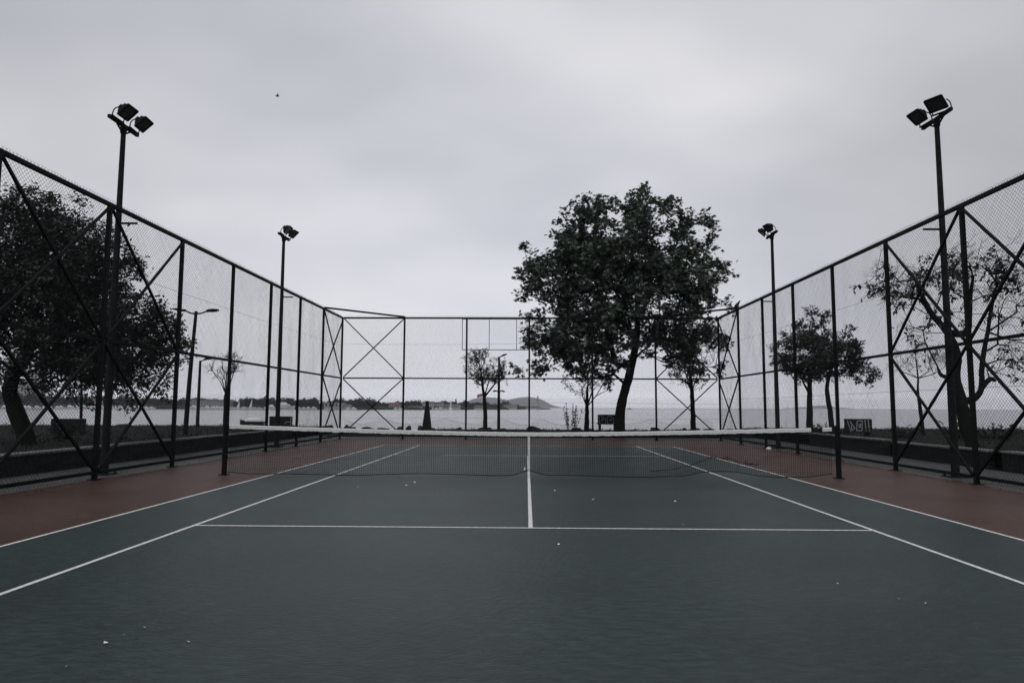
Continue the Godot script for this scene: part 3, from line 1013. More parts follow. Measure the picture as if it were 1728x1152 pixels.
func trees_all() -> void:
	var t := thing("plane_tree", "great leafy tree with leaning trunk towering over the cross fence", "tree", V(4.5, 0.0, -34.7))
	var z := -34.7
	tree(t, [[Vector4(4.5, 0, z, 0.27), Vector4(4.55, 1.4, z, 0.235), Vector4(4.85, 2.55, z, 0.225), Vector4(5.15, 3.7, z - 0.05, 0.19), Vector4(5.37, 4.9, z - 0.1, 0.16), Vector4(5.45, 6.8, z - 0.05, 0.12), Vector4(5.2, 9.0, z, 0.07)],
		[Vector4(4.35, 3.6, z + 0.1, 0.13), Vector4(4.0, 5.0, z + 0.2, 0.10), Vector4(3.5, 7.0, z + 0.3, 0.06)]],
		[[4.9, 9.2, z, 3.7, 2.7, 3.2], [1.9, 8.1, z, 2.3, 1.9, 2.4], [7.9, 8.4, z, 1.9, 2.2, 2.3], [1.7, 4.7, z, 1.9, 2.0, 2.2], [7.9, 4.8, z, 1.8, 1.9, 2.1], [4.8, 6.2, z, 4.0, 2.2, 3.0], [3.3, 3.6, z, 1.6, 1.2, 1.8], [2.8, 11.2, z, 1.0, 0.8, 1.2], [6.3, 11.5, z, 1.6, 0.7, 1.4], [8.4, 10.6, z, 0.8, 0.7, 1.0], [0.3, 8.0, z, 0.9, 0.6, 1.0], [0.4, 9.2, z, 0.6, 0.35, 0.6], [0.3, 3.2, z, 0.7, 0.8, 0.8], [9.3, 6.7, z, 0.6, 0.9, 0.8]],
		{"seed": 101, "clumps": 700, "gap": -0.11, "gapfreq": 0.45, "leaves": 56, "leaf": 0.21, "spread": 0.55, "scatter": 0.2, "twigs": 5, "wobble": 0.08, "shape": "lobed", "bark": M.bark, "mat": M.leaf, "fork": 2, "tip": 0.010, "twig": 0.005})
	t = thing("bushy_tree", "dense dark tree with curved trunk outside the court fence", "tree", V(-13.55, 0.38, -19.0))
	z = -19.0
	tree(t, [[Vector4(-13.55, 0.38, z, 0.24), Vector4(-13.75, 0.95, z, 0.21), Vector4(-14.12, 1.75, z, 0.19), Vector4(-14.05, 2.4, z, 0.17), Vector4(-13.7, 3.1, z, 0.13), Vector4(-13.5, 4.6, z, 0.08)],
		[Vector4(-13.0, 3.2, z + 0.1, 0.09), Vector4(-12.0, 3.7, z + 0.2, 0.05)]],
		[[-14.4, 5.2, z, 2.4, 2.2, 2.2], [-12.4, 4.6, z, 1.5, 1.9, 1.9], [-12.0, 3.4, z, 1.6, 1.4, 1.7], [-10.7, 3.5, z, 1.0, 1.1, 1.2], [-11.3, 2.2, z, 1.1, 0.7, 1.1], [-13.0, 2.7, z, 1.9, 0.9, 1.6], [-16.4, 4.2, z, 2.0, 2.3, 2.0], [-12.9, 6.7, z, 0.8, 0.6, 0.8], [-10.3, 3.1, z, 0.9, 1.0, 1.0], [-10.7, 2.3, z, 0.8, 0.55, 0.8]],
		{"seed": 202, "clumps": 1150, "gap": -0.36, "gapfreq": 0.7, "leaves": 84, "leaf": 0.125, "spread": 0.36, "scatter": 0.24, "twigs": 5, "bark": M.bark, "mat": M.leaf_dark, "fork": 3, "tip": 0.007, "twig": 0.004})
	t = thing("bushy_tree", "second dark trunk with low crown beside the bushy tree's wall", "tree", V(-15.7, 0.38, -19.8))
	tree(t, [[Vector4(-15.7, 0.38, -19.8, 0.2), Vector4(-15.95, 1.0, -19.8, 0.17), Vector4(-16.4, 2.2, -19.8, 0.13), Vector4(-16.6, 3.2, -19.8, 0.1)]],
		[[-16.8, 4.2, -20.0, 1.8, 1.5, 1.8]], {"seed": 203, "clumps": 90, "leaves": 40, "leaf": 0.13, "spread": 0.4, "bark": M.bark, "mat": M.leaf_dark, "fork": 2})
	t = thing("sapling", "slender leafy sapling growing behind the black bench", "tree", V(-16.8, 0.38, -26.4))
	tree(t, [[Vector4(-16.8, 0.38, -26.4, 0.06), Vector4(-16.85, 1.5, -26.4, 0.05), Vector4(-16.9, 2.4, -26.4, 0.04)]],
		[[-16.9, 3.1, -26.4, 1.1, 0.7, 0.9]], {"seed": 204, "clumps": 46, "leaves": 26, "leaf": 0.12, "spread": 0.35, "bark": M.bark, "mat": M.leaf_dark, "fork": 1, "tip": 0.008})
	t = thing("bare_tree", "small leafless tree near the moored boat", "tree", V(-13.75, 0.38, -32.0))
	tree(t, [[Vector4(-13.75, 0.38, -32.0, 0.10), Vector4(-13.75, 1.3, -32, 0.085), Vector4(-13.77, 2.0, -32.0, 0.07)]],
		[[-13.8, 3.05, -32.0, 0.80, 0.75, 0.7]], {"seed": 205, "direct": 0.8, "clumps": 42, "shell": 0.3, "twigs": 4, "spread": 0.32, "rise": 0.9, "fork_twigs": true, "twig": 0.005, "tip": 0.011, "bark": M.bark, "fork": 2, "wobble": 0.05})
	t = thing("young_tree", "young sparse tree with upright branches beside the hooked lamp", "tree", V(-2.25, 0.25, -38.0))
	tree(t, [[Vector4(-2.25, 0.25, -38, 0.13), Vector4(-2.27, 1.2, -38, 0.11), Vector4(-2.32, 2.0, -38, 0.09), Vector4(-2.42, 2.6, -38, 0.06), Vector4(-2.5, 3.4, -38, 0.035)]],
		[[-2.7, 3.8, -38, 0.75, 0.75, 0.8], [-1.75, 3.4, -38, 0.6, 0.7, 0.7], [-2.3, 3.1, -38, 1.1, 0.5, 0.9]],
		{"seed": 301, "direct": 0.7, "clumps": 120, "gap": -0.1, "leaves": 18, "leaf": 0.13, "spread": 0.30, "scatter": 0.16, "twigs": 4, "rise": 0.8, "leafy": 0.8, "fork_twigs": true, "bark": M.bark, "mat": M.leaf, "fork": 2, "tip": 0.009, "twig": 0.005, "wobble": 0.06})
	t = thing("young_tree", "young sparse tree beside the spiky shrub, under the great tree", "tree", V(3.15, 0.25, -37.8))
	tree(t, [[Vector4(3.15, 0.25, -37.8, 0.15), Vector4(3.17, 1.0, -37.8, 0.12), Vector4(3.17, 1.5, -37.8, 0.10), Vector4(3.2, 2.6, -37.8, 0.05)]],
		[[3.2, 2.9, -37.8, 1.35, 0.9, 1.1]],
		{"seed": 302, "direct": 0.7, "clumps": 60, "gap": -0.1, "leaves": 12, "leaf": 0.14, "spread": 0.35, "twigs": 4, "rise": 0.7, "leafy": 0.55, "fork_twigs": true, "bark": M.bark, "mat": M.leaf, "fork": 2, "tip": 0.010, "twig": 0.005, "wobble": 0.07})
	t = thing("young_tree", "young tree with leafy top and bare low twigs inside the fence corner", "tree", V(8.72, 0.25, -37.5))
	tree(t, [[Vector4(8.72, 0.25, -37.5, 0.15), Vector4(8.7, 1.3, -37.5, 0.125), Vector4(8.68, 2.3, -37.5, 0.10), Vector4(8.6, 3.2, -37.5, 0.07)]],
		[[8.7, 4.1, -37.5, 1.3, 1.0, 1.1], [8.05, 3.2, -37.5, 0.55, 0.5, 0.6], [8.7, 2.9, -37.5, 1.3, 0.4, 1.0]],
		{"seed": 303, "direct": 0.7, "clumps": 84, "leaves": 26, "leaf": 0.14, "spread": 0.36, "twigs": 4, "rise": 0.6, "leafy": 0.72, "fork_twigs": true, "bark": M.bark, "mat": M.leaf, "fork": 2, "tip": 0.010, "twig": 0.005, "wobble": 0.07})
	t = thing("round_tree", "round-crowned leafy tree with straight trunk by the seaside hedge", "tree", V(13.4, 0.38, -34.0))
	tree(t, [[Vector4(13.4, 0.38, -34, 0.16), Vector4(13.42, 1.3, -34, 0.14), Vector4(13.45, 2.15, -34, 0.12), Vector4(13.5, 3.6, -34, 0.07)]],
		[[13.6, 4.2, -34, 1.45, 1.4, 1.3], [13.7, 5.5, -34, 0.7, 0.75, 0.7], [12.5, 3.9, -34, 0.75, 0.85, 0.8], [13.3, 3.2, -34, 1.1, 0.55, 1.0]],
		{"seed": 401, "clumps": 165, "gap": -0.06, "gapfreq": 0.9, "leaves": 76, "leaf": 0.14, "spread": 0.34, "scatter": 0.18, "twigs": 5, "rise": 0.4, "bark": M.bark, "mat": M.leaf_dark, "fork": 2, "tip": 0.008, "twig": 0.004})
	t = thing("round_tree", "lopsided leafy tree with tilted trunk next to the graffiti bench", "tree", V(12.75, 0.38, -30.0))
	tree(t, [[Vector4(12.75, 0.38, -30, 0.12), Vector4(12.68, 1.4, -30, 0.10), Vector4(12.58, 2.3, -30, 0.085), Vector4(12.8, 3.1, -30, 0.06)]],
		[[12.8, 3.6, -30, 0.9, 0.8, 0.9], [13.9, 3.2, -30, 0.75, 0.5, 0.7], [13.7, 4.0, -30, 0.55, 0.4, 0.5], [14.4, 2.85, -30, 0.35, 0.35, 0.4], [13.5, 4.7, -30, 0.35, 0.3, 0.3]],
		{"seed": 402, "clumps": 95, "gap": -0.06, "gapfreq": 0.9, "leaves": 70, "leaf": 0.13, "spread": 0.28, "scatter": 0.18, "twigs": 5, "bark": M.bark, "mat": M.leaf_dark, "fork": 2, "tip": 0.008, "twig": 0.004})
	t = thing("bare_tree", "small nearly leafless tree seen past the gnarled tree", "tree", V(15.95, 0.38, -29.0))
	tree(t, [[Vector4(15.95, 0.38, -29, 0.085), Vector4(15.88, 1.4, -29, 0.07), Vector4(15.82, 2.2, -29, 0.045), Vector4(15.85, 2.7, -29, 0.035), Vector4(15.8, 3.5, -29, 0.018)]],
		[[15.9, 3.4, -29, 1.05, 0.75, 0.9]], {"seed": 403, "direct": 0.35, "clumps": 56, "shell": 0.3, "twigs": 4, "spread": 0.33, "rise": 0.5, "leaves": 6, "leaf": 0.09, "leafy": 0.3, "fork_twigs": true, "twig": 0.004, "tip": 0.005, "bark": M.bark, "mat": M.leaf_dark, "fork": 1, "wobble": 0.08})
	z = -19.0
	t = thing("gnarled_tree", "gnarled tree with twisted limbs, fine twigs and hanging leaf clusters", "tree", V(11.75, 0.38, z))
	tree(t, [[Vector4(11.75, 0.38, z, 0.178), Vector4(11.55, 1.1, z, 0.155), Vector4(11.45, 1.7, z, 0.163), Vector4(11.32, 2.3, z, 0.141), Vector4(11.4, 2.9, z, 0.126), Vector4(11.2, 3.5, z, 0.089), Vector4(10.75, 4.1, z, 0.074), Vector4(10.45, 4.8, z, 0.044)],
		[Vector4(11.65, 3.5, z + 0.1, 0.089), Vector4(11.75, 4.3, z + 0.15, 0.052), Vector4(11.9, 5.0, z + 0.1, 0.037)],
		[Vector4(11.75, 1.7, z, 0.096), Vector4(11.95, 2.0, z + 0.1, 0.074), Vector4(12.0, 2.6, z + 0.1, 0.067), Vector4(12.2, 3.5, z + 0.1, 0.052), Vector4(12.5, 4.6, z, 0.037)],
		[Vector4(12.15, 2.25, z + 0.15, 0.067), Vector4(12.3, 2.2, z + 0.15, 0.037)],
		[Vector4(11.05, 2.35, z - 0.1, 0.052), Vector4(10.95, 2.6, z - 0.1, 0.022)]],
		[[10.3, 5.0, z, 1.3, 0.9, 1.1], [9.6, 4.6, z, 0.7, 0.7, 0.7], [12.2, 5.2, z, 1.3, 0.85, 1.2], [13.3, 4.2, z, 0.9, 0.9, 1.1], [10.3, 3.4, z, 0.7, 0.5, 0.7], [13.0, 2.9, z, 0.9, 0.7, 0.9], [11.6, 4.6, z, 1.2, 0.9, 1.1]],
		{"seed": 501, "clumps": 290, "gap": -0.1, "gapfreq": 0.7, "leaves": 18, "leaf": 0.14, "spread": 0.34, "scatter": 0.12, "twigs": 4, "rise": 0.0, "droop": 0.8, "leafy": 0.30, "fork_twigs": true, "bark": M.bark, "mat": M.leaf_dark, "fork": 5, "tip": 0.007, "twig": 0.0035, "wobble": 0.16})
	# shrubs
	shrub("shrub", "spiky upright shrub at the foot of the great tree", V(2.25, 0.25, -36.6), 1.5, 0.85, 11, 71)
	shrub("shrub", "rounded dark shrub on the bank behind the gnarled tree", V(15.4, 0.38, -25.6), 0.75, 0.75, 40, 72)
	shrub("shrub", "wide dark shrub on the bank past the gnarled tree", V(16.7, 0.38, -25.8), 0.6, 1.1, 44, 73)
	shrub("shrub", "low grassy shrub between the graffiti bench and the bare tree", V(13.9, 0.38, -26.6), 0.5, 0.6, 34, 74)
	shrub("shrub", "thin leggy shrub on the bank beside the far end of the wall", V(17.3, 0.38, -23.6), 1.0, 0.35, 8, 75)
	shrub("shrub", "small flowering plant on the wall end near the round tree", V(11.9, 0.38, -29.2), 0.5, 0.4, 20, 76)
	shrub("shrub", "low scrubby plant by the bushy tree's foot", V(-14.9, 0.38, -22.5), 0.45, 0.6, 24, 77)
	# thin ground cover along the bank
	var mm := MultiMesh.new()
	mm.transform_format = MultiMesh.TRANSFORM_3D
	mm.mesh = leaf_mesh("plain")
	var tr := []
	var r := RandomNumberGenerator.new()
	r.seed = 90
	for i in 26000:
		var x := r.randf_range(-34, 34); var zz := r.randf_range(-38.3, -12)
		if x > -11.0 and x < 11.7 and zz > -35.5: continue
		if x < -4.9 and x > -10.9: continue
		if r.randf() < 0.35 and zz > -37.0: continue
		var y := 0.40 if (x < -10.9 or x > 11.45) else 0.27
		var sc := r.randf_range(0.06, 0.17)
		var fw := V(r.randfn() * 0.5, 1.0, r.randfn() * 0.5).normalized()
		var sd := fw.cross(V(r.randfn(), 0, r.randfn())).normalized()
		tr.append(Transform3D(Basis(sd * sc * 0.6, fw.cross(sd) * sc, fw * sc), V(x, y - 0.01, zz)))
	mm.instance_count = tr.size()
	for i in tr.size(): mm.set_instance_transform(i, tr[i])
	var mi := MultiMeshInstance3D.new()
	mi.name = "grass"
	mi.multimesh = mm
	mi.material_override = M.grass
	add_child(mi)
	tag(mi, "short dark grass and weeds on the planted banks", "grass", "", "stuff")

func shrub(called: String, label: String, at: Vector3, h: float, w: float, stems: int, seed_: int) -> void:
	var t := thing(called, label, "shrub", at)
	var r := RandomNumberGenerator.new()
	r.seed = seed_
	var st := Shape.new()
	var lf := Shape.new()
	for i in stems:
		var a := r.randf() * TAU
		var b := V(cos(a), 0, sin(a)) * w * 0.35 * sqrt(r.randf())
		var hh := h * r.randf_range(0.45, 1.0)
		var e := b * 2.3 + V(r.randfn() * 0.05, hh, r.randfn() * 0.05)
		var md := b.lerp(e, 0.5) + V(r.randfn(), 0, r.randfn()) * 0.05
		st.wire(PackedVector3Array([b - V(0, 0.03, 0), md, e]), 0.008)
		for k in int(24 * maxf(hh, 0.35)):
			var f := r.randf_range(0.1, 1.0)
			var p := (b.lerp(md, f * 2) if f < 0.5 else md.lerp(e, f * 2 - 1))
			var d := V(r.randfn(), r.randf() * 0.9, r.randfn()).normalized() * r.randf_range(0.07, 0.15)
			var sd := d.cross(V(r.randfn(), r.randfn(), r.randfn())).normalized() * 0.028
			var tn := r.randf_range(0.7, 1.2)
			lf.tint = Color(tn, tn, tn)
			lf.tri(p, p + d * 0.5 + sd, p + d); lf.tri(p, p + d, p + d * 0.5 - sd)
	part("stems", st, M.bark, t)
	part("foliage", lf, M.leaf_dark, t).set_meta("kind", "stuff")

func furniture_all() -> void:
	var dd := [[Vector2(0.10, 0.08), Vector2(0.06, 0.9), Vector2(0.26, 0.82), Vector2(0.42, 0.4), Vector2(0.36, 0.08)], [Vector2(0.2, 0.35), Vector2(0.2, 0.65), Vector2(0.32, 0.5), Vector2(0.2, 0.35)],
		[Vector2(0.5, 0.06), Vector2(0.46, 0.7), Vector2(0.62, 0.88), Vector2(0.8, 0.62), Vector2(0.78, 0.06)], [Vector2(0.58, 0.36), Vector2(0.64, 0.62), Vector2(0.72, 0.4), Vector2(0.58, 0.36)], [Vector2(0.88, 0.1), Vector2(0.9, 0.8), Vector2(0.97, 0.9)]]
	bench("black bench backrest with curved outlined graffiti beside the great tree's trunk", V(4.1, 0.25, -36.3), 0.0, 1.02, dd)
	var no := [[Vector2(0.10, 0.85), Vector2(0.22, 0.08), Vector2(0.36, 0.30), Vector2(0.2, 0.8)], [Vector2(0.24, 0.25), Vector2(0.26, 0.55)], [Vector2(0.46, 0.85), Vector2(0.42, 0.12), Vector2(0.62, 0.12), Vector2(0.64, 0.85), Vector2(0.46, 0.85)], [Vector2(0.52, 0.35), Vector2(0.52, 0.6), Vector2(0.57, 0.6), Vector2(0.57, 0.35)], [Vector2(0.74, 0.9), Vector2(0.76, 0.3)], [Vector2(0.765, 0.18), Vector2(0.768, 0.1)], [Vector2(0.86, 0.9), Vector2(0.88, 0.3)], [Vector2(0.885, 0.18), Vector2(0.888, 0.1)]]
	bench("black bench backrest with angular graffiti reading DO and two exclamation marks", V(12.45, 0.22, -27.0), -0.12, 0.98, no)
	bench("plain black bench backrest in front of the slender sapling", V(-16.85, 0.12, -25.7), 0.25, 1.15, [])
	bench("black framed bench backrest with faint scrawl near the moored boat", V(-11.9, 0.12, -34.0), 0.05, 1.1, [[Vector2(0.66, 0.3), Vector2(0.8, 0.5), Vector2(0.92, 0.45)], [Vector2(0.94, 0.1), Vector2(0.94, 0.9)]])
	street_lamp("double-armed street lamp beside the bushy tree", V(-12.6, 0.38, -25.9), 4.6, [[4.5, 0.40, 0.10, 0.42, 0.10], [4.5, -0.40, 0.12, 0.42, 0.10]], 0.2)
	street_lamp("slim distant street lamp seen past the double-armed lamp", V(-16.6, 0.3, -35.4), 3.45, [[3.42, 0.2, 0.08, 0.42, 0.2]], 0.0)
	street_lamp("tall slim lamp with hooked top and two lower arms by the young tree", V(-1.55, 0.25, -38.4), 3.95, [[3.92, 0.12, 0.06, 0.30, 0.35], [2.05, -0.14, 0.05, 0.18, -0.3], [2.05, 0.14, 0.05, 0.18, -0.3]], 0.0)
	# tapering concrete marker on the bank
	var t := thing("marker_post", "tapering dark obelisk-like post with small cap on the sea bank", "post", V(-5.37, -0.05, -37.9))
	var s := Shape.new()
	for k in 4:
		var a := TAU * (k + 0.5) / 4; var b := TAU * (k + 1.5) / 4
		s.quad(V(cos(a), 0, sin(a)) * 0.37 + V(0, 0.1, 0), V(cos(b), 0, sin(b)) * 0.37 + V(0, 0.1, 0), V(cos(b) * 0.10, 1.78, sin(b) * 0.10), V(cos(a) * 0.10, 1.78, sin(a) * 0.10))
	part("shaft", s, M.pole, t)
	s = Shape.new()
	s.slab(V(-0.10, 1.78, -0.10), V(0.10, 1.83, 0.10), 0.015)
	part("cap", s, M.pole, t)
	s = Shape.new()
	s.slab(V(-0.55, -0.3, -0.4), V(0.55, 0.12, 0.4), 0.03)
	part("plinth", s, M.rock, t)
	# small moored boat
	t = thing("moored_boat", "small dark boat with pale cover moored close to the bank", "boat", V(-54.9, -2.4, -141.0), 0.1)
	s = Shape.new()
	var prof := [[-2.4, 0.02, 1.25], [-1.6, 0.55, 1.0], [-0.4, 0.85, 0.85], [1.2, 0.9, 0.8], [2.3, 0.8, 0.82]]
	for i in prof.size() - 1:
		var p = prof[i]; var q = prof[i + 1]
		for e in [-1, 1]:
			s.quad(V(p[0], -0.2, e * p[1] * 0.5), V(q[0], -0.2, e * q[1] * 0.5), V(q[0], q[2], e * q[1]), V(p[0], p[2], e * p[1]))
		s.quad(V(p[0], p[2] - 0.05, -p[1]), V(q[0], q[2] - 0.05, -q[1]), V(q[0], q[2] - 0.05, q[1]), V(p[0], p[2] - 0.05, p[1]))
	s.quad(V(2.3, -0.2, -0.4), V(2.3, -0.2, 0.4), V(2.3, 0.82, 0.8), V(2.3, 0.82, -0.8))
	part("hull", s, M.dark, t)
	s = Shape.new()
	s.slab(V(-1.3, 0.85, -0.75), V(1.9, 1.35, 0.75), 0.12)
	part("cover", s, M.white, t)
	s = Shape.new()
	s.slab(V(-0.7, 1.35, -0.55), V(1.6, 1.62, 0.55), 0.1)
	part("awning", s, M.white, t)
	# shore boulders
	var r := RandomNumberGenerator.new()
	r.seed = 55
	var cnt := 0
	for i in 92:
		var x := -26.0 + 44.0 * i / 91.0 + r.randf_range(-0.25, 0.25)
		var sz := V(r.randf_range(0.14, 0.42), r.randf_range(0.12, 0.27), r.randf_range(0.16, 0.35))
		var lp := lump(r, sz)
		var m := part("shore_rock", lp, M.rock, self)
		m.position = V(x, r.randf_range(0.0, 0.2), -38.9 - r.randf() * 0.7)
		var look := "broad low" if sz.x > 0.32 else ("tall rounded" if sz.y > 0.2 else "small")
		var by := "along the sea bank"
		for lm in [[-13.8, "near the small leafless tree"], [-5.4, "near the tapering marker post"], [-2.0, "near the hooked lamp and young tree"], [2.6, "near the spiky shrub"], [5.0, "behind the great leafy tree"], [8.7, "near the young tree inside the fence corner"]]:
			if absf(x - lm[0]) < 1.7: by = "on the sea bank " + lm[1]
		tag(m, look + " dark boulder " + by, "rock", look + " boulders " + by)
	var all := Shape.new()
	for i in 420:
		var sz := V(r.randf_range(0.25, 0.7), r.randf_range(0.2, 0.45), r.randf_range(0.25, 0.6))
		var f := r.randf()
		var o := V(r.randf_range(-60, 60), lerpf(-0.25, -2.5, f), lerpf(-39.2, -42.5, f))
		var lp := lump(r, sz)
		for k in lp.v.size():
			all.v.append(lp.v[k] + o); all.n.append(lp.n[k])
			all.c.append(Color.WHITE * r.randf_range(0.9, 1.0))
	var rr := part("riprap", all, M.rock, self)
	tag(rr, "heap of smaller dark stones sloping into the sea", "rocks", "", "stuff")

# ------------------------------------------------------------------ far shore
func far_land(pts: Array) -> void:
	# pts: [x, z of the water edge, height]
	var s := Shape.new()
	noise.frequency = 0.02
	var n_ := 130
	for i in n_:
		var q := []
		for e in 2:
			var f := float(i + e) / n_ * (pts.size() - 1)
			var k := mini(int(f), pts.size() - 2)
			var g := f - k
			var p: Vector3 = V(pts[k][0], pts[k][2], pts[k][1]).lerp(V(pts[k + 1][0], pts[k + 1][2], pts[k + 1][1]), g)
			var j := noise.get_noise_1d(p.x) * 1.2
			q.append([V(p.x, -2.6, p.z), V(p.x, -0.6 + j * 0.4, p.z - 3), V(p.x, p.y * 0.4 - 1.0, p.z - 14), V(p.x, p.y, p.z - 120), V(p.x, p.y * 1.6, p.z - 420)])
		for k in 4:
			var tn := rng.randf_range(0.7, 1.3)
			s.tint = Color(tn, tn, tn)
			s.quad(q[0][k], q[1][k], q[1][k + 1], q[0][k + 1])
	struct("far_shore", s, M.rock)

func far_tree_mesh(seed_: int, kind: int) -> Array:
	var r := RandomNumberGenerator.new()
	r.seed = seed_
	var st := Shape.new()
	st.tube([V(0, -1, 0), V(0.2, 3, 0), V(0, 6, 0)], [0.35, 0.3, 0.2], 5)
	var cr := Shape.new()
	var lobes := []
	if kind == 0:
		for i in 7:
			lobes.append([V(r.randfn() * 2.2, r.randf_range(4.5, 9.5), r.randfn() * 2.0), r.randf_range(1.8, 2.9)])
	elif kind == 1:
		for i in 6:
			lobes.append([V(r.randfn() * 0.5, 3.0 + i * 2.0, r.randfn() * 0.5), 2.4 - i * 0.32])
	else:
		for i in 9:
			lobes.append([V(r.randfn() * 3.6, r.randf_range(3.5, 7.0), r.randfn() * 2.4), r.randf_range(1.5, 2.3)])
	for l in lobes:
		for i in 70:
			var d := V(r.randfn(), r.randfn(), r.randfn()).normalized()
			var p: Vector3 = l[0] + d * l[1] * V(1, 0.85, 1) * pow(r.randf(), 0.3)
			var a := V(r.randfn(), r.randfn(), r.randfn()).normalized() * r.randf_range(0.4, 0.85)
			var b := a.cross(d).normalized() * r.randf_range(0.4, 0.8)
			var tn := r.randf_range(0.7, 1.25)
			cr.tint = Color(tn, tn, tn)
			cr.tri(p - a, p + b, p + a); cr.tri(p - a, p + a, p - b)
	return [st.mesh(), cr.mesh()]

func windows_on(t: Node, o: Vector3, w: float, h: float, nx: int, ny: int, ww: float, wh: float) -> void:
	for j in ny:
		for i in nx:
			var s := Shape.new()
			var x := o.x - w / 2.0 + w * (i + 0.5) / nx
			var y := o.y + h * (j + 0.55) / ny
			s.box(V(x - ww / 2, y - wh / 2, o.z - 0.2), V(x + ww / 2, y + wh / 2, o.z + 0.12))
			part("window", s, M.window, t)

func house(label: String, at: Vector3, w: float, h: float, d: float, nx: int, ny: int, roof: int, tone: float) -> void:
	var t := thing("building", label, "building", at)
	var s := Shape.new()
	s.tint = Color(tone, tone, tone)
	s.box(V(-w / 2, -3, -d), V(w / 2, h, 0))
	part("wall", s, M.pale, t)
	windows_on(t, V(0, 0, 0), w * 0.94, h, nx, ny, w * 0.5 / nx, h * 0.45 / ny)
	s = Shape.new()
	if roof == 1:
		var e := 0.8
		var a := V(-w / 2 - e, h, e); var b := V(w / 2 + e, h, e); var c := V(w / 2 + e, h, -d - e); var f := V(-w / 2 - e, h, -d - e)
		var p := V(-w / 2 + d * 0.3, h + d * 0.28, -d / 2); var q := V(w / 2 - d * 0.3, h + d * 0.28, -d / 2)
		s.quad(a, p, q, b); s.quad(c, q, p, f); s.tri(b, q, c); s.tri(f, p, a); s.quad(a, b, c, f)
		part("roof", s, M.roof, t)
	else:
		s.tint = Color(tone * 0.8, tone * 0.8, tone * 0.8)
		s.box(V(-w / 2 - 0.5, h, -d - 0.5), V(w / 2 + 0.5, h + 0.7, 0.5))
		part("roof", s, M.pale, t)

func boat_parts(t: Node3D, kind: int, r: RandomNumberGenerator) -> void:
	# bow towards +x, waterline at 0, unit length of about 10 m
	var s := Shape.new()
	var prof := [[-5.0, 1.4, 1.3], [-2.0, 1.7, 1.35], [1.5, 1.55, 1.6], [4.0, 0.7, 2.0], [5.2, 0.03, 2.3]]
	for i in prof.size() - 1:
		var p = prof[i]; var q = prof[i + 1]
		for e in [-1, 1]:
			s.quad(V(p[0], -0.3, e * p[1] * 0.6), V(q[0] - 0.4, -0.3, e * q[1] * 0.6), V(q[0], q[2], e * q[1]), V(p[0], p[2], e * p[1]))
		s.quad(V(p[0], p[2] - 0.05, -p[1]), V(q[0], q[2] - 0.05, -q[1]), V(q[0], q[2] - 0.05, q[1]), V(p[0], p[2] - 0.05, p[1]))
	s.quad(V(-5, -0.3, -0.85), V(-5, -0.3, 0.85), V(-5, 1.3, 1.4), V(-5, 1.3, -1.4))
	part("hull", s, M.white, t)
	if kind == 0:
		s = Shape.new()
		s.slab(V(-3.6, 1.25, -1.2), V(2.2, 2.9, 1.2), 0.35)
		part("cabin", s, M.white, t)
		s = Shape.new()
		s.box(V(-3.3, 1.95, -1.23), V(1.9, 2.4, 1.23))
		part("window_band", s, M.window, t)
		s = Shape.new()
		s.slab(V(-2.8, 2.9, -0.9), V(0.4, 3.9, 0.9), 0.25)
		part("flybridge", s, M.white, t)
		s = Shape.new()
		s.tube([V(-1.6, 3.9, 0), V(-1.9, 5.6, 0)], [0.08, 0.04], 5)
		part("mast", s, M.pale, t)
	else:
		s = Shape.new()
		s.slab(V(-2.6, 1.25, -0.8), V(1.4, 1.9, 0.8), 0.2)
		part("cabin", s, M.white, t)
		s = Shape.new()
		s.tube([V(0.6, 1.2, 0), V(0.6, 14.0, 0)], [0.2, 0.14], 6)
		part("mast", s, M.dark, t)
		s = Shape.new()
		s.tube([V(0.6, 2.6, 0), V(-3.6, 2.5, 0)], [0.18, 0.14], 6, true)
		part("boom", s, M.white, t)

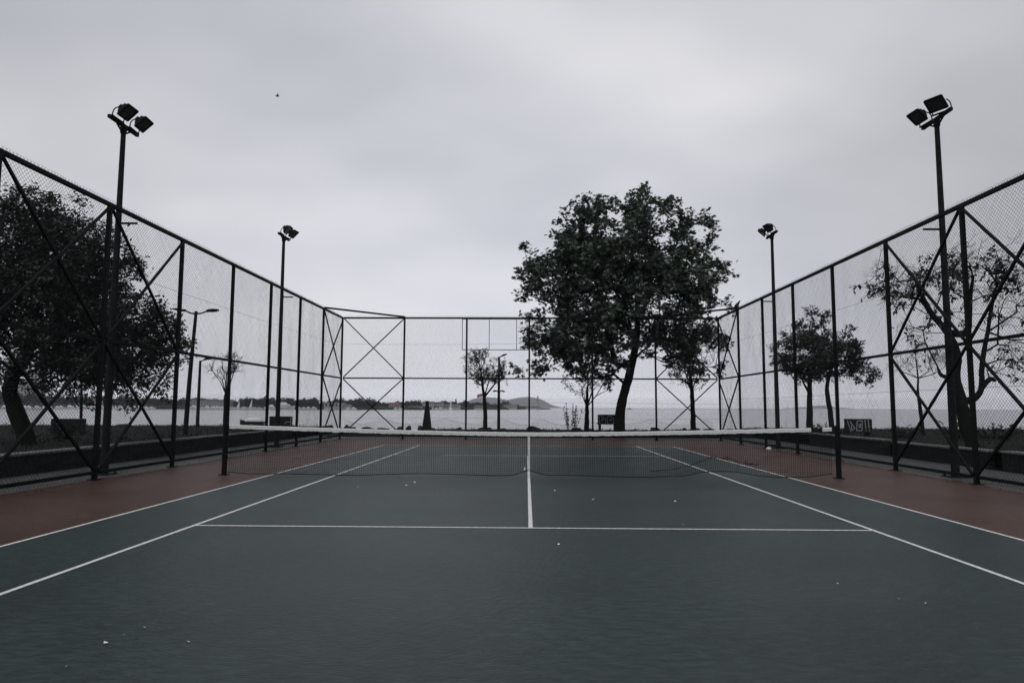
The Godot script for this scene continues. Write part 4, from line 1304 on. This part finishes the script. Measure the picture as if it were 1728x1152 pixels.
func far_shore() -> void:
	far_land([[-1500, -900, 5], [-760, -850, 5], [-480, -860, 4.5], [-330, -905, 4], [-150, -980, 5], [-60, -1180, 4], [10, -1400, 2.0], [49, -1440, -1.4]])
	var r := RandomNumberGenerator.new()
	r.seed = 77
	# trees: [x, z, height, kind]
	var kinds := []
	for k in 6:
		var mm := far_tree_mesh(900 + k, [0, 0, 2, 1, 0, 2][k])
		kinds.append(mm)
	var rows := FARTREES
	for q in rows:
		var k: int = q[3]
		var near := ""
		var nd := 1e9
		for lm in LANDMARKS:
			if absf(q[0] / q[1] - lm[0]) < nd: nd = absf(q[0] / q[1] - lm[0]); near = lm[1]
		var t := thing("far_tree", ["broad round-topped tree on the far shore", "slim pointed tree on the far shore", "low spreading tree on the far shore"][[0, 0, 2, 1, 0, 2][k]] + near, "tree", V(q[0], -0.5, q[1]), r.randf() * TAU, ["round trees on the far shore", "pointed trees on the far shore", "low trees on the far shore"][[0, 0, 2, 1, 0, 2][k]] + near)
		partm("trunk", kinds[k][0], M.bark, t)
		partm("crown", kinds[k][1], M.leaf_dark, t)
		var hh: float = q[2] / [12.2, 12.2, 9.3, 14.0, 12.2, 9.3][k]
		t.scale = V(hh * r.randf_range(0.95, 1.25), hh, hh)
	# buildings
	for b in BUILDINGS:
		house(b[0], V(b[1], 0, b[2]), b[3], b[4], b[5], b[6], b[7], b[8], b[9])
	# boats
	for b in BOATS:
		var t := thing("sailing_boat" if b[3] else "motor_boat", b[5], "boat", V(b[0], -2.4, b[1]), b[4], b[6])
		boat_parts(t, b[3], r)
		t.scale = Vector3.ONE * b[2]
	# lone sailing boat at sea
	var t := thing("sailing_boat", "lone dark sailing boat with bare mast far out at sea", "boat", V(255, -2.4, -1762), 0.0)
	boat_parts(t, 1, r)
	t.scale = Vector3.ONE * 1.1
	for ch in t.get_children(): ch.material_override = M.dark
	# two furled sails set up as triangles at the marina
	for q in SAILS:
		t = thing("sailing_boat", q[4], "boat", V(q[0], -2.4, q[1]), 0.3)
		boat_parts(t, 1, r)
		var s := Shape.new()
		var hh: float = q[2]
		for e in [0.03, -0.03]:
			s.tri(V(0.4, 3.0, e), V(0.5, hh, e), V(-3.0, 3.0, e))
		part("sail", s, M.white, t)
	# lighthouse-like tower on the point
	t = thing("tower", "slender tower with wide gallery on the far point", "tower", V(22.5, 0, -1400))
	var s := Shape.new()
	s.lathe(V(0, 0, 0), [[2.2, -2.0], [1.7, 9.0], [1.5, 15.5], [3.6, 16.5], [3.6, 18.0], [1.8, 18.2], [1.6, 22.0], [0.1, 24.5]], 10)
	part("shaft", s, M.pale, t)
	# flag on its pole
	t = thing("flag", "large red flag with white crescent and star flying above the far trees", "flag", V(-62, 0, -1010))
	s = Shape.new()
	s.tube([V(0, 0, 0), V(0, 23, 0)], [0.2, 0.1], 6)
	part("flagpole", s, M.pale, t)
	s = Shape.new()
	for i in 8:
		var x0 := -8.5 + 8.5 * i / 8.0; var x1 := -8.5 + 8.5 * (i + 1) / 8.0
		var z0 := 0.5 * sin(x0 * 0.9); var z1 := 0.5 * sin(x1 * 0.9)
		var d0 := 0.28 * x0; var d1 := 0.28 * x1
		s.quad(V(x0, 17.0 + d0, z0), V(x1, 17.0 + d1, z1), V(x1, 21.5 + d1, z1), V(x0, 21.5 + d0, z0))
	var fl := part("cloth", s, M.flag, t)
	s = Shape.new()
	for i in 10:
		var a := 0.7 + (TAU - 1.4) * i / 10.0; var b := 0.7 + (TAU - 1.4) * (i + 1) / 10.0
		var o := V(-3.0, 18.4, 0.62)
		var w0 := 0.42 * sin(PI * i / 10.0); var w1 := 0.42 * sin(PI * (i + 1) / 10.0)
		s.quad(o + V(cos(a), sin(a), 0) * 1.25, o + V(cos(b), sin(b), 0) * 1.25, o + V(cos(b), sin(b), 0) * (1.25 - w1), o + V(cos(a), sin(a), 0) * (1.25 - w0))
	for i in 5:
		var a := TAU * i / 5.0
		var o := V(-5.0, 17.9, 0.75)
		s.tri(o + V(cos(a), sin(a), 0) * 0.75, o + V(cos(a + 1.9), sin(a + 1.9), 0) * 0.3, o + V(cos(a - 1.9), sin(a - 1.9), 0) * 0.3)
	part("crescent_and_star", s, M.white, fl)
	# white column by the waterfront
	t = thing("column", "tall thin white column by the far waterfront", "column", V(-105.5, -1, -985))
	s = Shape.new()
	s.slab(V(-0.8, 0, -0.8), V(0.8, 11.5, 0.8), 0.1)
	part("shaft", s, M.white, t)
	s = Shape.new()
	s.slab(V(-1.6, -2, -1.6), V(1.6, -0.01, 1.6), 0.1)
	part("base", s, M.white, t)
	# breakwater stones and low scrub along the far waterline
	var all := Shape.new()
	var gr := Shape.new()
	for i in 900:
		var f := r.randf()
		var x := lerpf(-640.0, 46.0, f)
		var zz := far_z(x)
		var sz := V(r.randf_range(0.6, 1.6), r.randf_range(0.5, 1.3), 0.8)
		var lp := lump(r, sz)
		var o := V(x, r.randf_range(-2.2, -0.4), zz - r.randf_range(0.0, 6.0))
		var tn := r.randf_range(0.5, 2.0)
		for k in lp.v.size():
			all.v.append(lp.v[k] + o); all.n.append(lp.n[k]); all.c.append(Color(tn, tn, tn))
	tag(part("breakwater", all, M.rock, self), "pale and dark breakwater stones along the far shore", "rocks", "", "stuff")
	for i in 9000:
		var x := lerpf(-900.0, 25.0, pow(r.randf(), 0.8))
		var zz := far_z(x) - r.randf_range(14.0, 60.0)
		var p := V(x, r.randf_range(-0.5, 3.6), zz)
		var a := V(r.randfn(), r.randfn(), r.randfn()).normalized() * r.randf_range(0.5, 1.2)
		var b := V(r.randfn(), r.randfn(), r.randfn()).normalized() * r.randf_range(0.5, 1.2)
		var tn := r.randf_range(0.6, 1.3)
		gr.tint = Color(tn, tn, tn)
		gr.tri(p - a, p + b, p + a); gr.tri(p - a, p + a, p - b)
	tag(part("far_scrub", gr, M.leaf_dark, self), "low dark scrub and hedges along the far shore", "shrubs", "", "stuff")
	# hills across the sea
	hill("hill", [[-1374, 0], [-1190, 20], [-1005, 60], [-821, 130], [-682, 160], [-498, 150], [-285, 115], [-128, 150], [-8, 162], [102, 155], [241, 125], [333, 75], [388, 42], [471, 20], [564, 0]], -11000.0, 1200.0)
	hill("island", [[4655, 0], [4809, 14], [5004, 31], [5158, 51], [5275, 56], [5391, 51], [5585, 23], [5896, 0]], -12800.0, 500.0)

func far_z(x: float) -> float:
	var pts := [[-1500.0, -900.0], [-760.0, -850.0], [-480.0, -860.0], [-330.0, -905.0], [-150.0, -980.0], [-60.0, -1180.0], [10.0, -1400.0], [49.0, -1440.0]]
	for k in pts.size() - 1:
		if x <= pts[k + 1][0]:
			return lerpf(pts[k][1], pts[k + 1][1], (x - pts[k][0]) / (pts[k + 1][0] - pts[k][0]))
	return -1440.0

func hill(called: String, prof: Array, z: float, deep: float) -> void:
	var s := Shape.new()
	noise.frequency = 0.004
	var cols := []
	for i in prof.size() - 1:
		for k in 5:
			var f := k / 5.0
			var x := lerpf(prof[i][0], prof[i + 1][0], f)
			var h := lerpf(prof[i][1], prof[i + 1][1], f)
			h += noise.get_noise_1d(x * 2.0) * 5.0 * minf(1.0, h / 40.0)
			cols.append([V(x, -3, z + deep * 0.5), V(x, h * 0.45 - 3, z + deep * 0.3), V(x, h * 0.85, z + deep * 0.12), V(x, h, z), V(x, h * 0.6, z - deep * 0.5), V(x, -3, z - deep)])
	for i in cols.size() - 1:
		for k in 5: s.quad(cols[i][k], cols[i + 1][k], cols[i + 1][k + 1], cols[i][k + 1])
	struct(called, s, M.hill)

func litter() -> void:
	var r := RandomNumberGenerator.new()
	r.seed = 31
	# scraps of paper and petals lying on the court
	var spots := [[-2.63, -4.43, 0.022], [-2.61, -4.58, 0.014], [-2.56, -4.74, 0.015], [-2.14, -4.47, 0.017], [-2.62, -4.04, 0.010], [0.45, -12.52, 0.03], [-2.2, -13.73, 0.035], [-2.27, -13.21, 0.03], [-1.63, -12.68, 0.03], [1.01, -11.37, 0.045], [2.27, -11.22, 0.03], [0.29, -7.68, 0.022], [2.54, -6.08, 0.018], [2.8, -5.62, 0.014], [2.94, -5.51, 0.012], [-3.1, -12.9, 0.02], [1.9, -9.0, 0.016]]
	for q in spots:
		var s := Shape.new()
		var a := r.randf() * TAU
		var e: Vector3 = V(cos(a), 0, sin(a)) * q[2] * 0.75; var f: Vector3 = V(-sin(a), 0, cos(a)) * q[2] * 0.6
		var up := V(0, q[2] * 0.5, 0)
		s.tri(-e, f + up, e * 0.9 + up * 0.3); s.tri(-e, e * 0.9 + up * 0.3, -f); s.tri(e * 0.9 + up * 0.3, f + up, e + f * 0.5 + up * 0.2)
		var m := part("paper_scrap", s, M.paper, self)
		m.position = V(q[0], 0.012, q[1])
		tag(m, "tiny white paper scrap lying on the green court", "litter", "white scraps on the green court")
	var s := Shape.new()
	s = lump(r, V(0.09, 0.06, 0.06))
	var m := part("paper_wad", s, M.paper, self)
	m.position = V(8.36, 0.06, -24.9)
	tag(m, "crumpled white paper lying on the red court margin by the fence", "litter")
	s = Shape.new()
	s.tri(V(-0.02, 0, 0), V(0.005, 0.05, 0.01), V(0.02, -0.005, 0)); s.tri(V(-0.02, 0, 0), V(0.02, -0.005, 0), V(-0.005, -0.03, 0.012))
	m = part("paper_scrap", s, M.paper, self)
	m.position = V(-0.09, 0.17, NZ + 0.08)
	tag(m, "white scrap caught in the net beside the centre strap", "litter")
	# leaf litter gathered along the fence feet
	var lf := Shape.new()
	for i in 1500:
		var side := r.randi() % 3
		var p := V(0, 0.012, 0)
		if side == 0: p = V(-8.5 + absf(r.randfn()) * 0.12, 0.012, r.randf_range(-32, -9))
		elif side == 1: p = V(8.65 - absf(r.randfn()) * 0.12, 0.012, r.randf_range(-32, -9))
		else: p = V(r.randf_range(-8.4, 8.5), 0.012, -32.3 + absf(r.randfn()) * 0.1)
		var a := r.randf() * TAU
		var sz := r.randf_range(0.012, 0.035)
		var e := V(cos(a), 0.1, sin(a)) * sz; var f := V(-sin(a), 0.2, cos(a)) * sz * 0.5
		var tn := r.randf_range(0.2, 2.6) if r.randf() < 0.85 else 7.0
		lf.tint = Color(tn, tn * 0.97, tn * 0.9)
		lf.tri(p - e, p + f, p + e); lf.tri(p - e, p + e, p - f)
	tag(part("leaf_litter", lf, M.wall, self), "dry leaf litter gathered along the foot of the fences", "litter", "", "stuff")
	# a bird far up in the cloudy sky
	var t := thing("bird", "tiny dark bird flying high in the cloudy sky", "bird", V(-22.24, 28.9, -60.0), 0.4)
	var b := Shape.new()
	b.tube([V(-0.22, 0, 0), V(-0.05, 0, 0), V(0.08, 0.01, 0), V(0.16, 0.02, 0), V(0.2, 0.015, 0)], [0.01, 0.05, 0.05, 0.03, 0.005], 7)
	part("body", b, M.feather, t)
	for e in [-1, 1]:
		b = Shape.new()
		b.quad(V(-0.06, 0.02, e * 0.03), V(0.08, 0.02, e * 0.03), V(0.05, 0.10, e * 0.25), V(-0.05, 0.09, e * 0.25))
		b.tri(V(-0.05, 0.09, e * 0.25), V(0.05, 0.10, e * 0.25), V(-0.08, 0.05, e * 0.48))
		part("wing", b, M.feather, t)

# TABLES: what stands on the far shore, in metres
const LANDMARKS := [
	[0.7291, " near the striped apartment blocks"],
	[0.6587, " above the moored motor boats"],
	[0.6133, " beside the pale low house"],
	[0.556, " above the last of the moored motor boats"],
	[0.5048, " before the long apartment block begins"],
	[0.4537, " behind the long apartment block"],
	[0.3993, " behind the raised sails"],
	[0.3645, " behind the second motor yacht"],
	[0.3391, " behind the largest motor yacht"],
	[0.3095, " beyond the largest motor yacht"],
	[0.274, " behind the white boat shed"],
	[0.2377, " beside the small boathouse"],
	[0.1872, " around the red-roofed house"],
	[0.1578, " behind the long low building"],
	[0.1393, " behind the waterfront building with dark windows"],
	[0.1057, " by the white column"],
	[0.0739, " by the red flag"],
	[0.0446, " between the flag and the arcaded building"],
	[0.0236, " behind the arcaded building"],
	[0.0028, " near the slender tower"]]
const FARTREES := [
	[-757.0, -950.7, 23.3, 4], [-752.2, -951.9, 23.4, 0], [-726.7, -926.8, 23.6, 0], [-697.1, -895.1, 22.2, 1], [-748.3, -966.8, 25.3, 0], [-703.1, -913.5, 24.4, 0],
	[-722.8, -944.7, 23.1, 1], [-712.6, -937.5, 23.5, 0], [-728.5, -967.5, 23.5, 1], [-713.1, -952.0, 23.9, 1], [-673.9, -905.7, 20.8, 1], [-674.6, -911.6, 20.1, 0],
	[-671.6, -914.3, 18.3, 0], [-667.8, -918.1, 17.9, 1], [-654.0, -905.6, 19.2, 0], [-666.9, -931.2, 19.6, 1], [-658.3, -925.7, 18.6, 0], [-661.4, -937.8, 20.3, 1],
	[-629.7, -902.0, 18.8, 0], [-662.7, -956.1, 20.1, 1], [-657.1, -954.9, 18.6, 1], [-605.1, -888.6, 16.3, 4], [-622.6, -923.9, 17.7, 1], [-603.3, -902.5, 15.6, 0],
	[-600.6, -907.4, 15.4, 4], [-626.8, -957.3, 18.3, 1], [-589.1, -906.9, 17.4, 4], [-613.9, -955.0, 17.4, 4], [-587.5, -921.0, 15.9, 0], [-624.1, -986.3, 17.6, 1],
	[-574.6, -918.1, 16.8, 4], [-585.0, -945.0, 16.3, 4], [-551.9, -900.1, 15.8, 4], [-578.4, -950.7, 16.0, 1], [-546.1, -908.2, 14.7, 2], [-555.9, -933.5, 15.7, 4],
	[-555.1, -941.6, 15.0, 4], [-557.3, -956.9, 16.0, 4], [-530.6, -919.6, 15.4, 0], [-544.4, -950.8, 15.5, 0], [-525.7, -928.5, 13.9, 4], [-530.8, -946.9, 14.7, 5],
	[-524.5, -943.6, 14.5, 4], [-513.7, -934.4, 14.2, 0], [-510.8, -941.5, 13.6, 0], [-485.7, -903.4, 15.0, 1], [-490.2, -920.4, 14.8, 5], [-464.6, -883.9, 13.6, 1],
	[-481.8, -928.4, 13.3, 4], [-456.2, -887.9, 12.9, 0], [-464.5, -912.6, 12.2, 1], [-466.3, -929.2, 13.4, 4], [-450.1, -907.8, 13.6, 4], [-448.6, -914.2, 13.4, 0],
	[-440.7, -909.0, 11.9, 0], [-435.8, -908.7, 12.3, 4], [-439.5, -924.6, 13.0, 2], [-443.2, -943.0, 14.6, 2], [-423.3, -914.4, 13.2, 0], [-415.7, -909.5, 13.1, 2],
	[-406.4, -898.4, 12.4, 1], [-407.9, -912.7, 12.6, 0], [-417.7, -947.6, 12.3, 0], [-409.2, -942.1, 11.1, 4], [-391.7, -914.0, 8.3, 0], [-388.3, -916.0, 9.8, 1],
	[-391.4, -933.9, 10.1, 5], [-391.3, -948.8, 10.5, 0], [-374.1, -921.6, 12.3, 1], [-378.0, -944.8, 14.9, 1], [-374.1, -947.0, 13.6, 0], [-367.1, -938.6, 12.9, 0],
	[-361.4, -940.2, 13.9, 2], [-359.2, -949.1, 12.0, 5], [-358.8, -961.8, 14.4, 2], [-350.1, -954.0, 14.1, 2], [-332.7, -923.3, 12.2, 5], [-336.5, -951.0, 11.3, 2],
	[-323.0, -931.1, 12.7, 4], [-331.5, -974.6, 15.5, 1], [-323.7, -968.3, 14.3, 0], [-307.6, -933.3, 10.4, 0], [-309.1, -952.0, 9.7, 2], [-297.7, -934.8, 13.0, 0],
	[-304.9, -975.3, 14.2, 0], [-296.7, -971.5, 13.9, 0], [-287.2, -958.6, 12.6, 4], [-285.3, -967.1, 7.6, 5], [-274.5, -943.4, 6.1, 5], [-278.2, -973.2, 9.7, 0],
	[-273.5, -973.4, 10.5, 5], [-261.5, -947.7, 11.7, 0], [-265.0, -980.5, 14.2, 4], [-253.8, -959.3, 14.9, 0], [-256.6, -987.2, 11.4, 0], [-252.1, -994.8, 11.0, 2],
	[-246.1, -988.6, 12.6, 0], [-232.6, -956.4, 12.9, 4], [-230.3, -969.9, 12.7, 2], [-223.0, -967.9, 13.5, 4], [-217.3, -969.3, 15.0, 1], [-214.1, -981.7, 13.6, 5],
	[-209.4, -984.7, 10.4, 2], [-205.4, -989.1, 9.9, 4], [-205.8, -1021.2, 10.1, 5], [-198.4, -1018.1, 9.0, 2], [-189.5, -1008.4, 10.9, 4], [-183.8, -1002.3, 10.8, 0],
	[-180.5, -1005.9, 10.9, 2], [-176.4, -1017.2, 10.3, 1], [-172.5, -1035.1, 11.9, 2], [-164.1, -1017.2, 12.1, 0], [-161.2, -1031.1, 11.3, 0], [-154.3, -1024.4, 11.1, 1],
	[-148.7, -1028.1, 10.1, 1], [-145.1, -1053.5, 8.6, 5], [-142.3, -1062.7, 8.1, 0], [-139.9, -1078.5, 8.7, 5], [-137.7, -1100.5, 10.6, 5], [-129.4, -1067.1, 11.8, 2],
	[-125.8, -1099.5, 11.7, 0], [-118.4, -1085.0, 10.7, 5], [-115.8, -1116.4, 11.7, 0], [-108.3, -1118.5, 10.6, 1], [-101.8, -1094.0, 10.0, 2], [-97.4, -1098.1, 10.5, 4],
	[-95.5, -1150.5, 11.4, 0], [-86.6, -1136.6, 10.2, 0], [-81.3, -1158.9, 11.3, 0], [-78.2, -1180.9, 11.4, 5], [-71.9, -1153.7, 9.5, 0], [-67.6, -1203.2, 12.0, 0],
	[-62.6, -1199.8, 11.8, 4], [-54.8, -1214.7, 9.8, 5], [-49.6, -1221.8, 7.0, 2], [-45.2, -1275.8, 7.8, 0], [-38.1, -1302.8, 9.4, 2], [-29.9, -1328.5, 9.5, 0],
	[-22.9, -1297.7, 7.5, 2], [-16.9, -1314.6, 8.5, 0], [-9.3, -1366.8, 3.9, 5], [-219.4, -982.1, 15.2, 3], [-222.2, -979.9, 14.3, 3], [-226.4, -976.6, 13.4, 3],
	[-109.6, -1097.5, 14.5, 3], [-32.5, -1284.7, 13.8, 3], [-344.3, -938.0, 16.4, 0], [-320.2, -946.5, 16.7, 1], [-302.9, -952.5, 15.2, 4], [-289.0, -957.2, 15.4, 0],
	[-369.4, -929.0, 14.6, 0], [-239.0, -974.0, 15.8, 4], [-233.1, -977.2, 15.1, 0], [-162.5, -1030.0, 14.3, 1], [-126.9, -1080.4, 14.2, 1], [-96.7, -1119.2, 13.9, 0],
	[-38.6, -1273.7, 14.7, 0], [-45.4, -1255.0, 11.4, 1]]
const BUILDINGS := [
	["long pale apartment block behind the far marina", -404.7, -894.4, 51.0, 9.0, 14, 14, 3, 0, 0.9],
	["tall striped apartment tower rising over the far trees", -788.5, -1111.6, 17.2, 54.0, 20, 3, 11, 0, 1.3],
	["broad striped apartment block left of the tower on the far shore", -797.2, -1090.8, 22.5, 41.8, 22, 4, 8, 0, 1.4],
	["pale low house among the far trees near the apartment blocks", -542.8, -885.0, 19.7, 7.6, 12, 6, 2, 1, 1.0],
	["white boat shed on the far shore beside the round trees", -255.3, -930.4, 24.3, 6.0, 18, 5, 1, 0, 1.7],
	["small white boathouse next to the far shed", -238.6, -934.0, 9.4, 3.7, 10, 3, 1, 0, 1.6],
	["red-roofed house on the far shore", -183.0, -977.8, 14.8, 4.1, 12, 5, 1, 1, 1.0],
	["pale waterfront building with dark windows behind the marker post", -142.4, -1022.1, 15.5, 8.7, 12, 6, 2, 0, 1.0],
	["pale flat-roofed waterfront building right of the marker post", -129.6, -1040.5, 13.1, 8.0, 12, 5, 2, 0, 1.1],
	["white colonnaded waterfront pavilion beside the white column", -111.2, -1056.6, 23.9, 4.7, 10, 8, 1, 0, 1.2],
	["low white marquee on the far waterfront below the flag", -74.3, -1120.0, 16.9, 2.2, 8, 6, 1, 1, 1.6],
	["pale arcaded building near the slender tower", -30.0, -1270.0, 25.5, 5.7, 16, 8, 2, 0, 1.1],
	["low pale building at the end of the far point", 13.4, -1366.9, 27.4, 2.8, 12, 6, 1, 0, 0.9],
	["long low building on the far shore below the round trees", -155.7, -992.0, 18.3, 1.8, 10, 8, 1, 0, 1.0]]
const BOATS := [
	[-631.8, -846.2, 0.91, 0, 0.4, "white motor boat moored below the far apartment blocks", "motor boats moored on the far shore below the apartment blocks"],
	[-624.6, -846.6, 1.12, 0, -0.06, "white motor boat moored below the far apartment blocks", "motor boats moored on the far shore below the apartment blocks"],
	[-616.1, -846.9, 1.06, 0, 0.23, "white motor boat moored below the far apartment blocks", "motor boats moored on the far shore below the apartment blocks"],
	[-608.8, -847.2, 0.85, 0, 3.16, "white motor boat moored below the far apartment blocks", "motor boats moored on the far shore below the apartment blocks"],
	[-602.7, -847.5, 0.87, 0, -0.24, "white motor boat moored below the far apartment blocks", "motor boats moored on the far shore below the apartment blocks"],
	[-593.4, -847.9, 0.86, 0, 0.04, "white motor boat moored below the far apartment blocks", "motor boats moored on the far shore below the apartment blocks"],
	[-585.4, -848.3, 0.72, 0, -0.45, "white motor boat moored below the far apartment blocks", "motor boats moored on the far shore below the apartment blocks"],
	[-580.2, -848.5, 0.9, 0, 3.55, "white motor boat moored below the far apartment blocks", "motor boats moored on the far shore below the apartment blocks"],
	[-570.3, -848.9, 0.83, 0, 2.73, "white motor boat moored below the far apartment blocks", "motor boats moored on the far shore below the apartment blocks"],
	[-564.3, -849.2, 0.9, 0, 0.08, "white motor boat moored below the far apartment blocks", "motor boats moored on the far shore below the apartment blocks"],
	[-553.8, -849.6, 1.1, 0, -0.23, "white motor boat moored below the far apartment blocks", "motor boats moored on the far shore below the apartment blocks"],
	[-547.0, -849.9, 1.05, 0, -0.05, "white motor boat moored below the far apartment blocks", "motor boats moored on the far shore below the apartment blocks"],
	[-537.8, -850.3, 1.14, 0, -0.17, "white motor boat moored below the far apartment blocks", "motor boats moored on the far shore below the apartment blocks"],
	[-532.1, -850.6, 0.83, 0, 2.77, "white motor boat moored below the far apartment blocks", "motor boats moored on the far shore below the apartment blocks"],
	[-525.9, -850.8, 1.07, 0, 0.03, "white motor boat moored below the far apartment blocks", "motor boats moored on the far shore below the apartment blocks"],
	[-514.2, -851.3, 1.03, 0, -0.37, "white motor boat moored below the far apartment blocks", "motor boats moored on the far shore below the apartment blocks"],
	[-506.9, -851.7, 1.08, 0, 0.48, "white motor boat moored below the far apartment blocks", "motor boats moored on the far shore below the apartment blocks"],
	[-502.6, -851.9, 1.02, 0, 3.31, "white motor boat moored below the far apartment blocks", "motor boats moored on the far shore below the apartment blocks"],
	[-493.4, -852.3, 0.96, 0, -0.22, "white motor boat moored below the far apartment blocks", "motor boats moored on the far shore below the apartment blocks"],
	[-486.3, -852.6, 1.01, 0, 3.36, "white motor boat moored below the far apartment blocks", "motor boats moored on the far shore below the apartment blocks"],
	[-475.9, -853.0, 0.9, 0, 0.31, "white motor boat moored below the far apartment blocks", "motor boats moored on the far shore below the apartment blocks"],
	[-468.6, -853.3, 1.2, 0, 0.12, "white motor boat moored below the far apartment blocks", "motor boats moored on the far shore below the apartment blocks"],
	[-461.9, -853.6, 0.78, 0, -0.01, "white motor boat moored below the far apartment blocks", "motor boats moored on the far shore below the apartment blocks"],
	[-455.6, -853.9, 0.79, 0, 0.25, "white motor boat moored below the far apartment blocks", "motor boats moored on the far shore below the apartment blocks"],
	[-409.8, -862.2, 1.16, 0, 3.08, "white motor boat moored at the far marina", "motor boats moored along the far marina"],
	[-403.7, -863.6, 0.97, 0, 0.3, "white motor boat moored at the far marina", "motor boats moored along the far marina"],
	[-398.8, -864.8, 0.71, 0, 0.31, "white motor boat moored at the far marina", "motor boats moored along the far marina"],
	[-394.9, -865.7, 1.04, 0, 3.11, "white motor boat moored at the far marina", "motor boats moored along the far marina"],
	[-387.6, -867.4, 0.97, 0, 3.05, "white motor boat moored at the far marina", "motor boats moored along the far marina"],
	[-381.1, -868.9, 0.99, 0, 0.04, "white motor boat moored at the far marina", "motor boats moored along the far marina"],
	[-375.7, -870.2, 0.88, 0, 0.18, "white motor boat moored at the far marina", "motor boats moored along the far marina"],
	[-371.5, -871.2, 0.84, 0, -0.47, "white motor boat moored at the far marina", "motor boats moored along the far marina"],
	[-389.5, -886.8, 0.99, 1, 2.91, "white sailing boat with bare mast in the far marina", "sailing boats with bare masts in the far marina"],
	[-385.6, -887.7, 0.86, 1, -0.43, "white sailing boat with bare mast in the far marina", "sailing boats with bare masts in the far marina"],
	[-382.7, -888.4, 1.02, 1, 3.5, "white sailing boat with bare mast in the far marina", "sailing boats with bare masts in the far marina"],
	[-379.4, -889.1, 1.09, 1, -0.02, "white sailing boat with bare mast in the far marina", "sailing boats with bare masts in the far marina"],
	[-377.6, -889.5, 0.8, 1, 3.57, "white sailing boat with bare mast in the far marina", "sailing boats with bare masts in the far marina"],
	[-372.9, -890.6, 0.91, 1, 0.17, "white sailing boat with bare mast in the far marina", "sailing boats with bare masts in the far marina"],
	[-369.9, -891.3, 1.05, 1, 0.41, "white sailing boat with bare mast in the far marina", "sailing boats with bare masts in the far marina"],
	[-365.9, -892.4, 0.9, 1, 0.34, "white sailing boat with bare mast in the far marina", "sailing boats with bare masts in the far marina"],
	[-361.8, -893.9, 1.03, 1, 2.85, "white sailing boat with bare mast in the far marina", "sailing boats with bare masts in the far marina"],
	[-360.7, -894.4, 0.87, 1, 3.4, "white sailing boat with bare mast in the far marina", "sailing boats with bare masts in the far marina"],
	[-357.4, -895.6, 1.13, 1, 0.13, "white sailing boat with bare mast in the far marina", "sailing boats with bare masts in the far marina"],
	[-352.3, -897.5, 0.84, 1, 0.07, "white sailing boat with bare mast in the far marina", "sailing boats with bare masts in the far marina"],
	[-349.3, -898.6, 1.01, 1, 3.02, "white sailing boat with bare mast in the far marina", "sailing boats with bare masts in the far marina"],
	[-346.5, -899.7, 0.96, 1, -0.2, "white sailing boat with bare mast in the far marina", "sailing boats with bare masts in the far marina"],
	[-343.6, -900.8, 0.99, 1, 2.79, "white sailing boat with bare mast in the far marina", "sailing boats with bare masts in the far marina"],
	[-340.9, -901.8, 0.8, 1, -0.07, "white sailing boat with bare mast in the far marina", "sailing boats with bare masts in the far marina"],
	[-336.7, -903.3, 0.79, 1, 3.33, "white sailing boat with bare mast in the far marina", "sailing boats with bare masts in the far marina"],
	[-334.1, -904.3, 0.94, 1, -0.18, "white sailing boat with bare mast in the far marina", "sailing boats with bare masts in the far marina"],
	[-328.6, -906.4, 1.01, 1, 0.39, "white sailing boat with bare mast in the far marina", "sailing boats with bare masts in the far marina"],
	[-325.8, -907.4, 1.07, 1, -0.5, "white sailing boat with bare mast in the far marina", "sailing boats with bare masts in the far marina"],
	[-322.3, -908.7, 0.79, 1, 2.75, "white sailing boat with bare mast in the far marina", "sailing boats with bare masts in the far marina"],
	[-319.0, -909.9, 0.79, 1, 3.34, "white sailing boat with bare mast in the far marina", "sailing boats with bare masts in the far marina"],
	[-291.0, -903.2, 0.84, 0, 0.24, "small white motor boat moored before the far trees", "small motor boats before the far trees"],
	[-285.5, -905.2, 0.8, 0, 0.34, "small white motor boat moored before the far trees", "small motor boats before the far trees"],
	[-280.0, -907.2, 0.88, 0, 0.1, "small white motor boat moored before the far trees", "small motor boats before the far trees"],
	[-273.8, -909.5, 0.89, 0, -0.32, "small white motor boat moored before the far trees", "small motor boats before the far trees"],
	[-258.5, -915.0, 0.59, 0, -0.35, "small white motor boat moored before the far trees", "small motor boats before the far trees"],
	[-252.8, -917.0, 0.62, 0, -0.1, "small white motor boat moored before the far trees", "small motor boats before the far trees"],
	[-232.9, -924.0, 0.71, 0, 0.14, "small white motor boat moored before the far trees", "small motor boats before the far trees"],
	[-226.4, -926.2, 0.81, 0, -0.33, "small white motor boat moored before the far trees", "small motor boats before the far trees"],
	[-178.1, -964.4, 0.69, 0, 0.03, "small white motor boat moored before the far trees", "small motor boats before the far trees"],
	[-172.4, -968.8, 0.68, 0, -0.31, "small white motor boat moored before the far trees", "small motor boats before the far trees"],
	[-134.3, -1013.5, 0.76, 0, -0.1, "small white motor boat moored before the far trees", "small motor boats before the far trees"],
	[-129.3, -1020.9, 0.79, 0, -0.0, "small white motor boat moored before the far trees", "small motor boats before the far trees"],
	[-124.2, -1028.2, 0.89, 0, 0.36, "small white motor boat moored before the far trees", "small motor boats before the far trees"],
	[-118.3, -1036.6, 0.58, 0, 0.21, "small white motor boat moored before the far trees", "small motor boats before the far trees"],
	[-112.2, -1045.0, 0.8, 0, -0.16, "small white motor boat moored before the far trees", "small motor boats before the far trees"],
	[-309.2, -905.0, 2.3, 0, 0.0, "large white motor yacht moored at the far marina", ""],
	[-327.4, -898.2, 1.5, 0, 3.1, "second white motor yacht moored beside the largest one", ""]]
const SAILS := [
	[-360.8, -882.8, 10.5, 0, "sailing boat with a small half-raised white sail at the far marina"],
	[-347.1, -888.0, 13.5, 0, "sailing boat with a tall white sail at the far marina"]]
